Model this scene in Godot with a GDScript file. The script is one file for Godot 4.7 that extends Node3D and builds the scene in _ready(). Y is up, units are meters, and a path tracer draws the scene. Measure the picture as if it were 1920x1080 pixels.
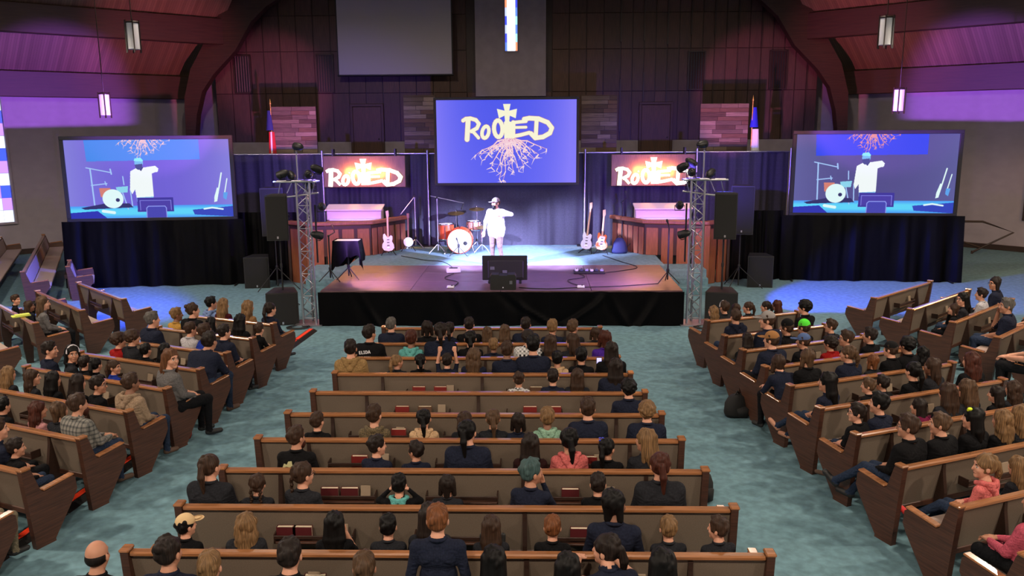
extends Node3D
# A church auditorium seen from the balcony: fan-shaped pews with seated people, a stage with a speaker, screens and drapes.
# x to the drums' other side, y up, the stage lies toward -z. Metres.

var mats := {}
var texs := {}
var taken := {}
var rng := RandomNumberGenerator.new()

# ---------------------------------------------------------------- mesh building
class MB:
	var v := PackedVector3Array()
	var n := PackedVector3Array()
	var uv := PackedVector2Array()
	var ix := PackedInt32Array()
	func tri(a: Vector3, b: Vector3, c: Vector3, o: Vector3) -> void:
		var nn := (c - a).cross(b - a)
		if nn.dot(o) < 0.0:
			var t := b
			b = c
			c = t
			nn = -nn
		nn = nn.normalized()
		var k := v.size()
		v.append_array([a, b, c])
		n.append_array([nn, nn, nn])
		uv.append_array([Vector2.ZERO, Vector2(1, 0), Vector2(1, 1)])
		ix.append_array([k, k + 1, k + 2])
	func quad(a: Vector3, b: Vector3, c: Vector3, d: Vector3, o: Vector3) -> void:
		var nn := (c - a).cross(d - b)
		nn = -nn
		if nn.dot(o) < 0.0:
			var t := b
			b = d
			d = t
			nn = -nn
		nn = nn.normalized()
		var k := v.size()
		v.append_array([a, b, c, d])
		n.append_array([nn, nn, nn, nn])
		uv.append_array([Vector2(0, 0), Vector2(1, 0), Vector2(1, 1), Vector2(0, 1)])
		ix.append_array([k, k + 1, k + 2, k, k + 2, k + 3])
	func box(t: Transform3D, s: Vector3, ch := 0.0) -> MB:
		var h := s * 0.5
		ch = minf(ch, minf(h.x, minf(h.y, h.z)) * 0.6)
		var bs := t.basis
		for a in 3:
			var b := (a + 1) % 3
			var c := (a + 2) % 3
			for sg in [-1.0, 1.0]:
				var p := []
				for q in [[-1, -1], [1, -1], [1, 1], [-1, 1]]:
					var w := Vector3()
					w[a] = sg * h[a]
					w[b] = q[0] * (h[b] - ch)
					w[c] = q[1] * (h[c] - ch)
					p.append(t * w)
				var o := Vector3()
				o[a] = sg
				quad(p[0], p[1], p[2], p[3], bs * o)
			if ch > 0.0:
				for sb in [-1.0, 1.0]:
					for sc in [-1.0, 1.0]:
						var p2 := []
						for q in [[-1.0, 0], [1.0, 0], [1.0, 1], [-1.0, 1]]:
							var w := Vector3()
							w[a] = q[0] * (h[a] - ch)
							w[b] = sb * (h[b] - (ch if q[1] == 0 else 0.0))
							w[c] = sc * (h[c] - (0.0 if q[1] == 0 else ch))
							p2.append(t * w)
						var o2 := Vector3()
						o2[b] = sb
						o2[c] = sc
						quad(p2[0], p2[1], p2[2], p2[3], bs * o2)
		if ch > 0.0:
			for sx in [-1.0, 1.0]:
				for sy in [-1.0, 1.0]:
					for sz in [-1.0, 1.0]:
						var g := Vector3(sx, sy, sz)
						var hh := g * h
						tri(t * (hh - Vector3(0, sy, sz) * ch), t * (hh - Vector3(sx, 0, sz) * ch), t * (hh - Vector3(sx, sy, 0) * ch), bs * g)
		return self
	func bx(x: float, y: float, z: float, sx: float, sy: float, sz: float, ch := 0.0) -> MB:
		return box(Transform3D(Basis(), Vector3(x, y, z)), Vector3(sx, sy, sz), ch)
	# a polygon in the xy plane of t, from z0 to z1
	func prism(poly: PackedVector2Array, z0: float, z1: float, t := Transform3D()) -> MB:
		if Geometry2D.is_polygon_clockwise(poly):
			poly = poly.duplicate()
			poly.reverse()
		var id := Geometry2D.triangulate_polygon(poly)
		for k in range(0, id.size(), 3):
			for z in [z0, z1]:
				var q := []
				for j in 3:
					q.append(t * Vector3(poly[id[k + j]].x, poly[id[k + j]].y, z))
				tri(q[0], q[1], q[2], t.basis * Vector3(0, 0, signf(z - (z0 + z1) * 0.5)))
		for k in poly.size():
			var a := poly[k]
			var b := poly[(k + 1) % poly.size()]
			var o := Vector3(b.y - a.y, a.x - b.x, 0)
			quad(t * Vector3(a.x, a.y, z0), t * Vector3(b.x, b.y, z0), t * Vector3(b.x, b.y, z1), t * Vector3(a.x, a.y, z1), t.basis * o)
		return self
	func ring(rows: Array, closed: bool, caps: bool) -> void:
		# rows of equal length: smooth skin over a grid of points
		var h: int = rows.size()
		var w: int = rows[0].size()
		var k := v.size()
		var mid := Vector3()
		for i in h:
			for j in w:
				var du: Vector3 = rows[i][(j + 1) % w if closed else mini(j + 1, w - 1)] - rows[i][(j - 1 + w) % w if closed else maxi(j - 1, 0)]
				var dv: Vector3 = rows[mini(i + 1, h - 1)][j] - rows[maxi(i - 1, 0)][j]
				var nn := du.cross(dv)
				if nn.length_squared() < 1e-16:
					nn = Vector3.UP
				v.append(rows[i][j])
				n.append(nn.normalized())
				uv.append(Vector2(float(j) / w, float(i) / maxf(1, h - 1)))
		if closed:
			var c := Vector3()
			for p in rows[h / 2]:
				c += p
			c /= w
			if n[k + (h / 2) * w].dot(rows[h / 2][0] - c) < 0.0:
				for q in range(k, v.size()):
					n[q] = -n[q]
		for i in h - 1:
			for j in (w if closed else w - 1):
				var a := k + i * w + j
				var b := k + i * w + (j + 1) % w
				var f := (v[b + w] - v[a]).cross(v[b] - v[a])
				if f.dot(n[a]) >= 0.0:
					ix.append_array([a, b, b + w, a, b + w, a + w])
				else:
					ix.append_array([a, b + w, b, a, a + w, b + w])
		if caps:
			for e in [0, h - 1]:
				var c2 := Vector3()
				for p in rows[e]:
					c2 += p
				c2 /= w
				var o: Vector3 = c2 - (rows[1][0] + rows[1][w / 2]) * 0.5 if e == 0 else c2 - (rows[h - 2][0] + rows[h - 2][w / 2]) * 0.5
				for j in w:
					tri(c2, rows[e][j], rows[e][(j + 1) % w], o)
	func tube(path: Array, r: float, seg := 8, r2 := -1.0) -> MB:
		var rows := []
		for i in path.size():
			var d: Vector3 = (path[mini(i + 1, path.size() - 1)] - path[maxi(i - 1, 0)]).normalized()
			var s := d.cross(Vector3.UP)
			if s.length() < 0.05:
				s = d.cross(Vector3.RIGHT)
			s = s.normalized()
			var u := s.cross(d)
			var rr := r if r2 < 0.0 else lerpf(r, r2, float(i) / (path.size() - 1))
			var row := []
			for j in seg:
				var an := TAU * j / seg
				row.append(path[i] + (s * cos(an) + u * sin(an)) * rr)
			rows.append(row)
		ring(rows, true, true)
		return self
	# profile of Vector2(radius, height) turned round the y axis of t
	func lathe(pr: Array, t := Transform3D(), seg := 20) -> MB:
		var rows := []
		for p in pr:
			var row := []
			for j in seg:
				var an := TAU * j / seg
				row.append(t * Vector3(cos(an) * p.x, p.y, sin(an) * p.x))
			rows.append(row)
		ring(rows, true, pr[0].x < 0.01 or pr[pr.size() - 1].x < 0.01)
		return self
	func mesh() -> ArrayMesh:
		var m := ArrayMesh.new()
		var ar := []
		ar.resize(Mesh.ARRAY_MAX)
		ar[Mesh.ARRAY_VERTEX] = v
		ar[Mesh.ARRAY_NORMAL] = n
		ar[Mesh.ARRAY_TEX_UV] = uv
		ar[Mesh.ARRAY_INDEX] = ix
		m.add_surface_from_arrays(Mesh.PRIMITIVE_TRIANGLES, ar)
		return m

func T(x: float, y: float, z: float, yaw := 0.0, pitch := 0.0, roll := 0.0) -> Transform3D:
	return Transform3D(Basis.from_euler(Vector3(deg_to_rad(pitch), deg_to_rad(yaw), deg_to_rad(roll))), Vector3(x, y, z))

func put(mb, called: String, m: Material, parent: Node = self) -> MeshInstance3D:
	var o := MeshInstance3D.new()
	o.name = numbered(called) if parent == self else called
	o.mesh = mb.mesh() if mb is MB else mb
	o.material_override = m
	o.cast_shadow = GeometryInstance3D.SHADOW_CASTING_SETTING_ON
	parent.add_child(o, true)
	return o

func numbered(c: String) -> String:
	if not taken.has(c):
		taken[c] = 0
		return c
	taken[c] += 1
	return "%s_%03d" % [c, taken[c]]

func tag(o: Node, label: String, category: String, group := "") -> Node:
	o.set_meta("label", label)
	o.set_meta("category", category)
	if group != "":
		o.set_meta("group", group)
	return o

func thing(called: String, label: String, category: String, at := Vector3.ZERO, yaw := 0.0, group := "") -> Node3D:
	var o := Node3D.new()
	o.name = numbered(called)
	add_child(o)
	o.position = at
	o.rotation_degrees.y = yaw
	tag(o, label, category, group)
	return o

func setting(o: Node) -> Node:
	o.set_meta("kind", "structure")
	return o

# ---------------------------------------------------------------- materials
func tex(key: String, w: int, h: int, fx: float, fy: float, lo: float, hi: float, oct := 3) -> ImageTexture:
	if texs.has(key):
		return texs[key]
	var nz := FastNoiseLite.new()
	nz.seed = key.hash() % 10000
	nz.noise_type = FastNoiseLite.TYPE_SIMPLEX_SMOOTH
	nz.frequency = 1.0
	nz.fractal_octaves = oct
	var im := Image.create(w, h, false, Image.FORMAT_RGB8)
	for y in h:
		for x in w:
			# a torus in 3D noise would be seamless; a mirrored tile is enough here
			var xx := absf(float(x) / w * 2.0 - 1.0)
			var yy := absf(float(y) / h * 2.0 - 1.0)
			var q := clampf(nz.get_noise_2d(xx * fx, yy * fy) * 0.9 + 0.5, 0.0, 1.0)
			var g := lerpf(lo, hi, q)
			im.set_pixel(x, y, Color(g, g, g))
	texs[key] = ImageTexture.create_from_image(im)
	return texs[key]

func mat(key: String, c: Color, rough := 0.8, texture: Texture2D = null, scale := Vector3.ONE, metal := 0.0) -> StandardMaterial3D:
	if mats.has(key):
		return mats[key]
	var m := StandardMaterial3D.new()
	m.albedo_color = c
	m.roughness = rough
	m.metallic = metal
	if texture:
		m.albedo_texture = texture
		m.uv1_triplanar = true
		m.uv1_scale = scale
	mats[key] = m
	return m

func glow(key: String, c: Color, e: float, texture: Texture2D = null) -> StandardMaterial3D:
	if mats.has(key):
		return mats[key]
	var m := StandardMaterial3D.new()
	m.albedo_color = Color(0.02, 0.02, 0.02)
	m.roughness = 0.6
	m.emission_enabled = true
	m.emission = c
	m.emission_energy_multiplier = e
	if texture:
		m.emission_texture = texture
		m.emission = Color.WHITE
		m.emission_operator = BaseMaterial3D.EMISSION_OP_MULTIPLY
	mats[key] = m
	return m

func spot(called: String, at: Vector3, to: Vector3, c: Color, e: float, angle: float, soft := 0.5, size := 0.08) -> SpotLight3D:
	var l := SpotLight3D.new()
	l.name = called
	add_child(l, true)
	l.position = at
	l.look_at_from_position(at, to, Vector3.UP if absf((to - at).normalized().y) < 0.98 else Vector3.RIGHT)
	l.light_color = c
	l.light_energy = e
	l.spot_angle = angle
	l.spot_angle_attenuation = soft
	l.spot_range = 60.0
	l.spot_attenuation = 2.0
	l.light_size = size
	l.shadow_enabled = true
	return l

func area(called: String, at: Vector3, to: Vector3, c: Color, e: float, w: float, h: float) -> void:
	var l := AreaLight3D.new()
	l.name = called
	add_child(l, true)
	l.look_at_from_position(at, to, Vector3.UP if absf((to - at).normalized().y) < 0.98 else Vector3.FORWARD)
	l.light_color = c
	l.light_energy = e
	l.area_size = Vector2(w, h)
	l.area_normalize_energy = true
	l.area_range = 60.0
	l.area_attenuation = 2.0
	l.shadow_enabled = true

# ---------------------------------------------------------------- the scene
func _ready() -> void:
	rng.seed = 7
	var cam := Camera3D.new()
	cam.name = "camera"
	add_child(cam)
	cam.position = Vector3(0.715, 4.221, 0.0)
	cam.rotation = Vector3(-0.193, 0.0264, -0.0065)
	cam.fov = 38.42
	cam.near = 0.1
	cam.far = 120.0
	cam.current = true
	var we := WorldEnvironment.new()
	we.name = "environment"
	var e := Environment.new()
	e.background_mode = Environment.BG_COLOR
	e.background_color = Color(0.02, 0.02, 0.03)
	e.tonemap_mode = Environment.TONE_MAPPER_LINEAR
	e.tonemap_exposure = 1.0
	e.sdfgi_enabled = true
	e.ssao_enabled = true
	e.ssil_enabled = true
	we.environment = e
	add_child(we)
	lights()
	materials()
	room()
	stage()
	screens_and_signs()
	gear()
	pews()
	people()
	small_things()

func lights() -> void:
	var warm := Color(1.0, 0.92, 0.83)
	# the house lights over the pews: pendants that hang nearer than the frame shows, and cans over the balcony
	for s in [-1.0, 1.0]:
		for q in [[9.4, 7.6, -1.0, 58.0], [10.2, 7.4, -7.5, 62.0], [10.6, 7.2, -14.0, 48.0], [2.2, 10.6, 2.0, 85.0], [5.6, 10.8, -18.0, 44.0]]:
			house_light(Vector3(s * q[0], q[1], q[2]), q[3], warm)
	# a warm lamp in the passage beside the handrail
	house_light(Vector3(17.5, 5.0, -21.0), 20.0, Color(1.0, 0.78, 0.5))
	for s in [-1.0, 1.0]:
		var tx: float = s * 4.02
		par_can(Vector3(tx - s * 0.25, 3.34, -17.45), Vector3(0.3 - s * 0.2, 0.75, -22.3), Color(0.74, 0.75, 1.0), 540.0, 16.0, 0.6)
		par_can(Vector3(tx - s * 0.02, 3.255, -17.38), Vector3(s * 5.2, 1.9, -24.3), Color(0.45, 0.34, 1.0), 75.0, 32.0, 0.8)
		par_can(Vector3(tx + s * 0.25, 3.84, -17.5), Vector3(s * 16.2, 4.95, -28.4), Color(0.68, 0.38, 1.0), 430.0, 12.5, 0.5)
		par_can(Vector3(tx + s * 0.45, 3.25, -17.62), Vector3(s * 12.2, 6.9, -29.4), Color(1.0, 0.48, 0.6), 115.0, 13.0, 0.9)
		par_can(Vector3(tx + s * 0.05, 3.02, -17.75), Vector3(s * 7.6, 5.0, -28.0), Color(1.0, 0.55, 0.78), 95.0, 9.0, 0.6)
		par_can(Vector3(tx + s * 0.1, 3.4, -17.78) if s > 0 else Vector3(tx + s * 0.62, 3.24, -17.42), Vector3(s * (9.3 if s > 0 else 12.2), 0.0 if s > 0 else 0.4, -20.4 if s > 0 else -19.2), Color(0.28, 0.34, 1.0), 160.0 if s > 0 else 210.0, 22.0 if s > 0 else 32.0, 0.3 if s > 0 else 0.7)
		par_can(Vector3(tx - s * 0.2, 1.95, -17.45), Vector3(s * 0.8, 0.75, -20.0), Color(0.7, 0.48, 1.0), 24.0, 50.0, 0.9)
		par_can(Vector3(tx - s * 0.2, 2.55, -17.65), Vector3(s * 4.4, 1.4, -22.8), Color(1.0, 0.55, 0.66), 13.0, 26.0, 0.8)

func house_light(at: Vector3, en: float, c: Color) -> void:
	var who: Array = taken.get("house", 0) if taken.get("house", 0) is Array else []
	who.append(at)
	taken["house"] = who
	var t := thing("house_light", "round house light %s above the pews hanging %s" % ["number " + ["one", "two", "three", "four", "five", "six", "seven", "eight", "nine", "ten", "eleven"][(who.size() - 1) % 11], "over drums side" if at.x < 0 else "over handrail side"], "lamp", at, 0.0, "house lights")
	var mm := mat("lamp_metal", Color(0.25, 0.24, 0.23), 0.5, null, Vector3.ONE, 0.8)
	put(MB.new().lathe([Vector2(0.1, 0.32), Vector2(0.19, 0.28), Vector2(0.22, 0.04), Vector2(0.21, 0.03), Vector2(0.18, 0.26), Vector2(0.02, 0.29)]), "housing", mm, t)
	put(MB.new().tube([Vector3(0, 0.3, 0), Vector3(0, (12.0 if at.x < 15.0 else 9.2) - at.y, 0)], 0.012, 6), "stem", mm, t)
	put(MB.new().lathe([Vector2(0.001, 0.06), Vector2(0.17, 0.06), Vector2(0.17, 0.045), Vector2(0.001, 0.045)]), "diffuser", glow("lamp_glow", c, 4.0), t)
	var l := spot("house_light_beam", at + Vector3(0, 0.02, 0), at + Vector3(0, -5, 0), c, en, 82.0, 0.25, 0.2)

func par_can(at: Vector3, to: Vector3, c: Color, en: float, ang: float, soft: float) -> void:
	if not taken.has("cans"):
		taken["cans"] = 0
	var names := ["bright white stage light aimed at speaker", "violet stage light aimed at drapes", "magenta stage light aimed at side wall", "red stage light aimed at timber arch", "pink stage light aimed at plank panels", "blue stage light aimed at carpet", "purple stage light halfway up truss over deck", "rose stage light on truss aimed at choir rail"]
	var k: int = taken["cans"]
	taken["cans"] = k + 1
	var t := thing("stage_light", names[k % 8] + (" on drum-side tower" if at.x < 0 else " on guitar-side tower"), "stage light", at, 0.0, "stage lights on the truss towers")
	var d := (to - at).normalized()
	var b := Basis.looking_at(d, Vector3.UP) * Basis(Vector3.RIGHT, PI / 2)   # local y runs backwards along the beam
	var f := Transform3D(b, Vector3.ZERO)
	var blk := mat("can_black", Color(0.05, 0.05, 0.055), 0.5)
	put(MB.new().lathe([Vector2(0.075, -0.02), Vector2(0.085, -0.02), Vector2(0.085, 0.12), Vector2(0.06, 0.2), Vector2(0.03, 0.24), Vector2(0.001, 0.24), Vector2(0.001, 0.03), Vector2(0.074, 0.02)], f, 16), "can", blk, t)
	put(MB.new().lathe([Vector2(0.001, 0.018), Vector2(0.072, 0.018), Vector2(0.072, 0.008), Vector2(0.001, 0.008)], f, 16), "lens", glow("lens%d" % (k % 8), c, 3.0), t)
	put(MB.new().tube([f * Vector3(-0.1, 0.08, 0), f * Vector3(-0.1, 0.08, 0) + Vector3(0, -0.11, 0), f * Vector3(0.1, 0.08, 0) + Vector3(0, -0.11, 0), f * Vector3(0.1, 0.08, 0)], 0.01, 6), "yoke", blk, t)
	spot("stage_light_beam", at - d * 0.0 + d * 0.03, to, c, en, ang, soft, 0.05)

func materials() -> void:
	var wood := tex("wood", 256, 256, 1.2, 26.0, 0.72, 1.0, 4)
	mat("pew_wood", Color(0.315, 0.195, 0.145), 0.45, wood, Vector3(0.7, 0.9, 0.9))
	var rail := mat("pew_rail", Color(0.66, 0.44, 0.28), 0.22, wood, Vector3(0.6, 1.1, 1.1))
	rail.clearcoat_enabled = true
	rail.clearcoat = 0.6
	rail.clearcoat_roughness = 0.2
	mat("pew_back", Color(0.46, 0.405, 0.35), 0.75, tex("laminate", 256, 256, 40.0, 40.0, 0.86, 1.0, 2), Vector3(1.3, 1.3, 1.3))
	mat("pew_dark", Color(0.2, 0.115, 0.075), 0.5, wood, Vector3(2, 2, 2))
	mat("cushion", Color(0.66, 0.58, 0.54), 0.95, tex("weave", 128, 128, 40.0, 40.0, 0.85, 1.0, 2), Vector3(4, 4, 4))
	var carpet := mat("carpet", Color(0.41, 0.555, 0.60), 0.97, tex("carpet", 512, 512, 15.0, 15.0, 0.84, 1.0, 5), Vector3(0.22, 0.22, 0.22))
	carpet.uv1_world_triplanar = true
	mat("deck", Color(0.42, 0.32, 0.35), 0.42, tex("deck", 256, 256, 3.0, 14.0, 0.75, 1.0, 4), Vector3(0.5, 0.5, 0.5))
	mat("black_cloth", Color(0.035, 0.035, 0.045), 0.5, tex("cloth", 128, 128, 8.0, 8.0, 0.8, 1.0, 3), Vector3(1, 1, 1))
	for q in ["black_cloth"]:
		mats[q].metallic_specular = 0.16
	mat("drape", Color(0.17, 0.16, 0.22), 0.82, tex("cloth", 128, 128, 8.0, 8.0, 0.8, 1.0, 3), Vector3(1, 1, 1))
	mat("wall_paint", Color(0.61, 0.57, 0.60), 0.9, tex("paint", 128, 128, 4.0, 4.0, 0.94, 1.0, 3), Vector3(0.3, 0.3, 0.3))
	for k in 4:
		mat("board%d" % k, [Color(0.33, 0.225, 0.18), Color(0.36, 0.245, 0.19), Color(0.31, 0.21, 0.17), Color(0.345, 0.225, 0.185)][k], 0.6, tex("board", 256, 256, 22.0, 1.5, 0.75, 1.0, 4), Vector3(0.8, 0.5, 0.8))
	mat("beam", Color(0.27, 0.17, 0.13), 0.6, wood, Vector3(0.4, 0.6, 0.6))
	mat("black", Color(0.04, 0.04, 0.045), 0.55)
	mat("gear_black", Color(0.07, 0.07, 0.075), 0.6)
	mat("alu", Color(0.72, 0.72, 0.75), 0.3, null, Vector3.ONE, 0.9)
	mat("chrome", Color(0.8, 0.8, 0.82), 0.18, null, Vector3.ONE, 1.0)
	mat("desk_wood", Color(0.55, 0.34, 0.22), 0.5, tex("board", 256, 256, 22.0, 1.5, 0.75, 1.0, 4), Vector3(1, 0.7, 1))
	mat("white", Color(0.86, 0.86, 0.88), 0.5)

func plank_ceiling() -> StandardMaterial3D:
	if mats.has("planks"):
		return mats["planks"]
	var im := Image.create(512, 128, false, Image.FORMAT_RGB8)
	var r := RandomNumberGenerator.new()
	r.seed = 3
	for k in 16:
		var g := r.randf_range(0.84, 1.0)
		for y in 128:
			for x in 32:
				var q := g * r.randf_range(0.94, 1.0) * (0.6 if x < 2 else 1.0)
				im.set_pixel(k * 32 + x, y, Color(q, q * 0.985, q * 0.97))
	var m := mat("planks", Color(0.56, 0.47, 0.4), 0.75)
	m.albedo_texture = ImageTexture.create_from_image(im)
	m.uv1_scale = Vector3(3.4, 1, 1)
	return m

func wall_xf(s: float, u: float, n_in: float, y: float) -> Vector3:
	# a point on the angled side wall: u metres from its inner end, n_in metres into the room
	return Vector3(s * (12.4 + 0.731 * u - 0.682 * n_in), y, -32.02 + 0.682 * u + 0.731 * n_in)

func room() -> void:
	var f := setting(put(MB.new().bx(0, -0.15, -12.5, 46, 0.3, 41), "floor", mats.carpet))
	tag(f, "teal blue carpeted auditorium floor", "floor")
	tag(setting(put(MB.new().bx(0, 12.15, -12.5, 46, 0.3, 41), "ceiling", mats.wall_paint)), "high flat ceiling over the hall", "ceiling")
	tag(setting(put(MB.new().bx(0, 6, 7.15, 46, 12, 0.3), "wall_rear", mats.wall_paint)), "plain wall behind the balcony", "wall")
	for s in [-1.0, 1.0]:
		var nm := "drums" if s < 0 else "handrail"
		tag(setting(put(MB.new().bx(s * 21.7, 6, -8.0, 0.3, 12, 31), "wall_left" if s < 0 else "wall_right", mats.wall_paint)), "plain side wall on the %s side" % nm, "wall")
		# angled wall
		var mb := MB.new()
		var yaw: float = -s * rad_to_deg(atan2(0.682, 0.731))
		var c := wall_xf(s, 6.4, -0.15, 2.9)
		mb.box(T(c.x, c.y, c.z, yaw), Vector3(13.6, 5.8, 0.3))
		var w := put(mb, "wall_wing", mats.wall_paint)
		tag(setting(w), "pale angled wall %s" % ("with stained glass slit" if s < 0 else "behind the handrail"), "wall")
		var bb := MB.new()
		c = wall_xf(s, 6.4, 0.03, 0.09)
		bb.box(T(c.x, c.y, c.z, yaw), Vector3(13.4, 0.18, 0.06), 0.01)
		tag(setting(put(bb, "baseboard_left" if s < 0 else "baseboard_right", mats.pew_dark)), "dark baseboard along the %s wall" % ("window-side" if s < 0 else "handrail-side"), "baseboard")
		# purlins
		for q in [[0.18, 5.72, 0.42, 0.84, "lower"], [2.8, 7.56, 0.36, 0.88, "upper"]]:
			c = wall_xf(s, 6.6 - (0.4 if q[4] == "upper" else 0.0), q[0], q[1])
			var pb := put(MB.new().box(T(c.x, c.y, c.z, yaw), Vector3(14.0, q[3], q[2]), 0.02), "beam_" + q[4], mats.beam)
			tag(setting(pb), "dark %s timber purlin above the %s wall" % [q[4], "drum-side" if s < 0 else "handrail-side"], "beam")
		# sloping plank roof, 8.5 m up the slope from the eave
		var a := wall_xf(s, -0.4, -0.3, 5.95)
		var b := wall_xf(s, 14.0, -0.3, 5.95)
		var b2 := wall_xf(s, 14.0, 8.9, 12.2)
		var a2 := wall_xf(s, -0.4, 8.9, 12.2)
		var up := Vector3(0, 0.18, 0)
		var rb := MB.new()
		rb.quad(a, b, b2, a2, Vector3.DOWN)
		rb.quad(a + up, b + up, b2 + up, a2 + up, Vector3.UP)
		rb.quad(a, a2, a2 + up, a + up, a - b)
		rb.quad(b, b2, b2 + up, b + up, b - a)
		for k in 4:
			rb.uv[k] = Vector2([0, 14.4, 14.4, 0][k] / 3.4 * 0.8, [0, 0, 11, 11][k] / 3.4) if rb.v[1].is_equal_approx(b) else Vector2([0, 0, 14.4, 14.4][k] / 3.4 * 0.8, [0, 11, 11, 0][k] / 3.4)
		tag(setting(put(rb, "ceiling_slope", plank_ceiling())), "sloping pale plank ceiling on the %s side" % nm, "ceiling")
		# laminated arch
		var inn := [[11.5, 0], [11.45, 4.05], [11.35, 4.7], [11.1, 5.5], [10.65, 6.1], [9.8, 6.92], [9.17, 7.9], [8.6, 8.4], [8.0, 8.75], [4.2, 12.0]]
		var out := [[6.0, 12.0], [10.0, 8.55], [10.4, 8.0], [10.95, 7.1], [11.45, 6.3], [11.75, 5.3], [11.8, 4.05], [11.85, 0]]
		var poly := PackedVector2Array()
		for p in inn + out:
			poly.append(Vector2(s * p[0], p[1]))
		var ar := put(MB.new().prism(poly, -30.4, -30.0), "arch_beam", mats.beam)
		tag(setting(ar), "dark curved laminated timber arch %s" % ("behind screen by the drums" if s < 0 else "behind screen by the guitars"), "beam")
		# window at the frame's edge
		var wn := Node3D.new()
		wn.name = "window_1" if s < 0 else "window_2"
		add_child(wn)
		setting(wn)
		tag(wn, "tall stained glass window slit in the pale wall" if s < 0 else "tall dark window in the wall past the handrail", "window")
		var p0 := wall_xf(s, 6.23, 0.0, 3.2)
		wn.position = p0
		wn.rotation_degrees.y = yaw
		var sg: float = s
		var fr := MB.new()
		for q in [[0.0, 4.2], [0.95, 4.2]]:
			fr.bx(sg * (q[0] + 0.03), 0.0, 0.05, 0.07, q[1], 0.1, 0.01)
		fr.bx(sg * 0.5, -2.1, 0.05, 1.02, 0.08, 0.12, 0.01)
		fr.bx(sg * 0.5, 2.1, 0.05, 1.02, 0.08, 0.12, 0.01)
		put(fr, "window_frame", mats.wall_paint if s < 0 else mats.pew_dark, wn)
		for r in 10:
			for q in 3:
				var cc: Color = [Color(0.85, 0.9, 1), Color(0.25, 0.35, 1.0), Color(0.95, 0.95, 1), Color(0.75, 0.55, 1.0), Color(0.4, 0.55, 1.0)][(r * 3 + q * 2 + r / 3) % 5]
				var pm: Material = glow("glass%d" % ((r * 3 + q * 2 + r / 3) % 5), cc, 1.5) if s < 0 else mat("dark_glass", Color(0.05, 0.05, 0.06), 0.1)
				put(MB.new().bx(sg * (0.08 + 0.145 + q * 0.29), -1.86 + r * 0.413, 0.03, 0.28, 0.4, 0.02), "pane", pm, wn)
	tag(setting(put(MB.new().bx(0, 6, -32.6, 26.2, 12, 0.4), "wall_back", mats.wall_paint)), "pale wall strip beside and below the timber boarding", "wall")
	# boarded chancel wall
	var wb := Node3D.new()
	wb.name = "wall_timber"
	add_child(wb)
	setting(wb)
	tag(wb, "dark brown vertical timber boarding behind the stage", "wall")
	put(MB.new().bx(0, 7.85, -31.3, 22.0, 8.3, 0.4), "backing", mats.pew_dark, wb)
	put(MB.new().bx(0, 1.85, -31.25, 22.0, 3.7, 0.4), "dado", mats.wall_paint, wb)
	var tiers := [[3.7, 5.46], [5.46, 6.95], [6.95, 8.2], [8.2, 9.9], [9.9, 12.0]]
	var x := -11.0
	var col := 0
	while x < 10.9:
		var bw := 0.62 if x < 3.5 else 0.42
		if x + bw > 11.0:
			bw = 11.0 - x
		for q in tiers:
			if x > -1.75 and x < 1.05 and q[0] > 5.0:
				continue
			var th := rng.randf_range(0.035, 0.05)
			put(MB.new().bx(x + bw / 2, (q[0] + q[1]) / 2, -31.1 + th / 2, bw - 0.03, q[1] - q[0] - 0.015, th, 0.006), "plank", mats["board%d" % rng.randi_range(0, 3)], wb)
		if x > 3.5 and col % 2 == 0 and x < 10.6:
			for q in [[7.2, 9.8], [4.3, 6.2]]:
				put(MB.new().bx(x, (q[0] + q[1]) / 2 + rng.randf_range(-0.3, 0.3), -31.02, 0.05, q[1] - q[0], 0.05), "batten", mats.pew_dark, wb)
		x += bw
		col += 1
	put(MB.new().bx(-0.1, 8.65, -31.02, 2.56, 6.7, 0.16, 0.01), "panel", mats.wall_paint, wb)
	for k in 2:
		var dx: float = [-5.41, 5.2][k]
		var dn := Node3D.new()
		dn.name = "door_%d" % (k + 1)
		add_child(dn)
		setting(dn)
		tag(dn, "flush timber door in the boarding %s" % ("above the drum-side sign" if k == 0 else "above the guitar-side sign"), "door")
		dn.position = Vector3(dx, 2.8, -31.0)
		put(MB.new().bx(0, 1.08, 0, 1.04, 2.16, 0.06, 0.01), "door_leaf", mats.board1, dn)
		var df := MB.new()
		df.bx(-0.57, 1.1, 0.01, 0.1, 2.2, 0.1, 0.01).bx(0.57, 1.1, 0.01, 0.1, 2.2, 0.1, 0.01).bx(0, 2.22, 0.01, 1.24, 0.1, 0.1, 0.01)
		put(df, "door_frame", mats.board2, dn)
		put(MB.new().lathe([Vector2(0.001, 0), Vector2(0.03, 0.01), Vector2(0.03, 0.04), Vector2(0.001, 0.06)], T(0.42, 1.0, 0.03, 0, 90), 10), "door_knob", mats.chrome, dn)
	# tall narrow window over the stage
	var cw := Node3D.new()
	cw.name = "window_3"
	add_child(cw)
	setting(cw)
	tag(cw, "narrow bright stained glass window high above the centre screen", "window")
	cw.position = Vector3(-0.07, 6.87, -30.92)
	var cf := MB.new()
	cf.bx(-0.24, 2.5, 0, 0.03, 5.0, 0.06).bx(0.24, 2.5, 0, 0.03, 5.0, 0.06).bx(0, 0, 0, 0.5, 0.03, 0.06)
	put(cf, "window_frame", mats.wall_paint, cw)
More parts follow.
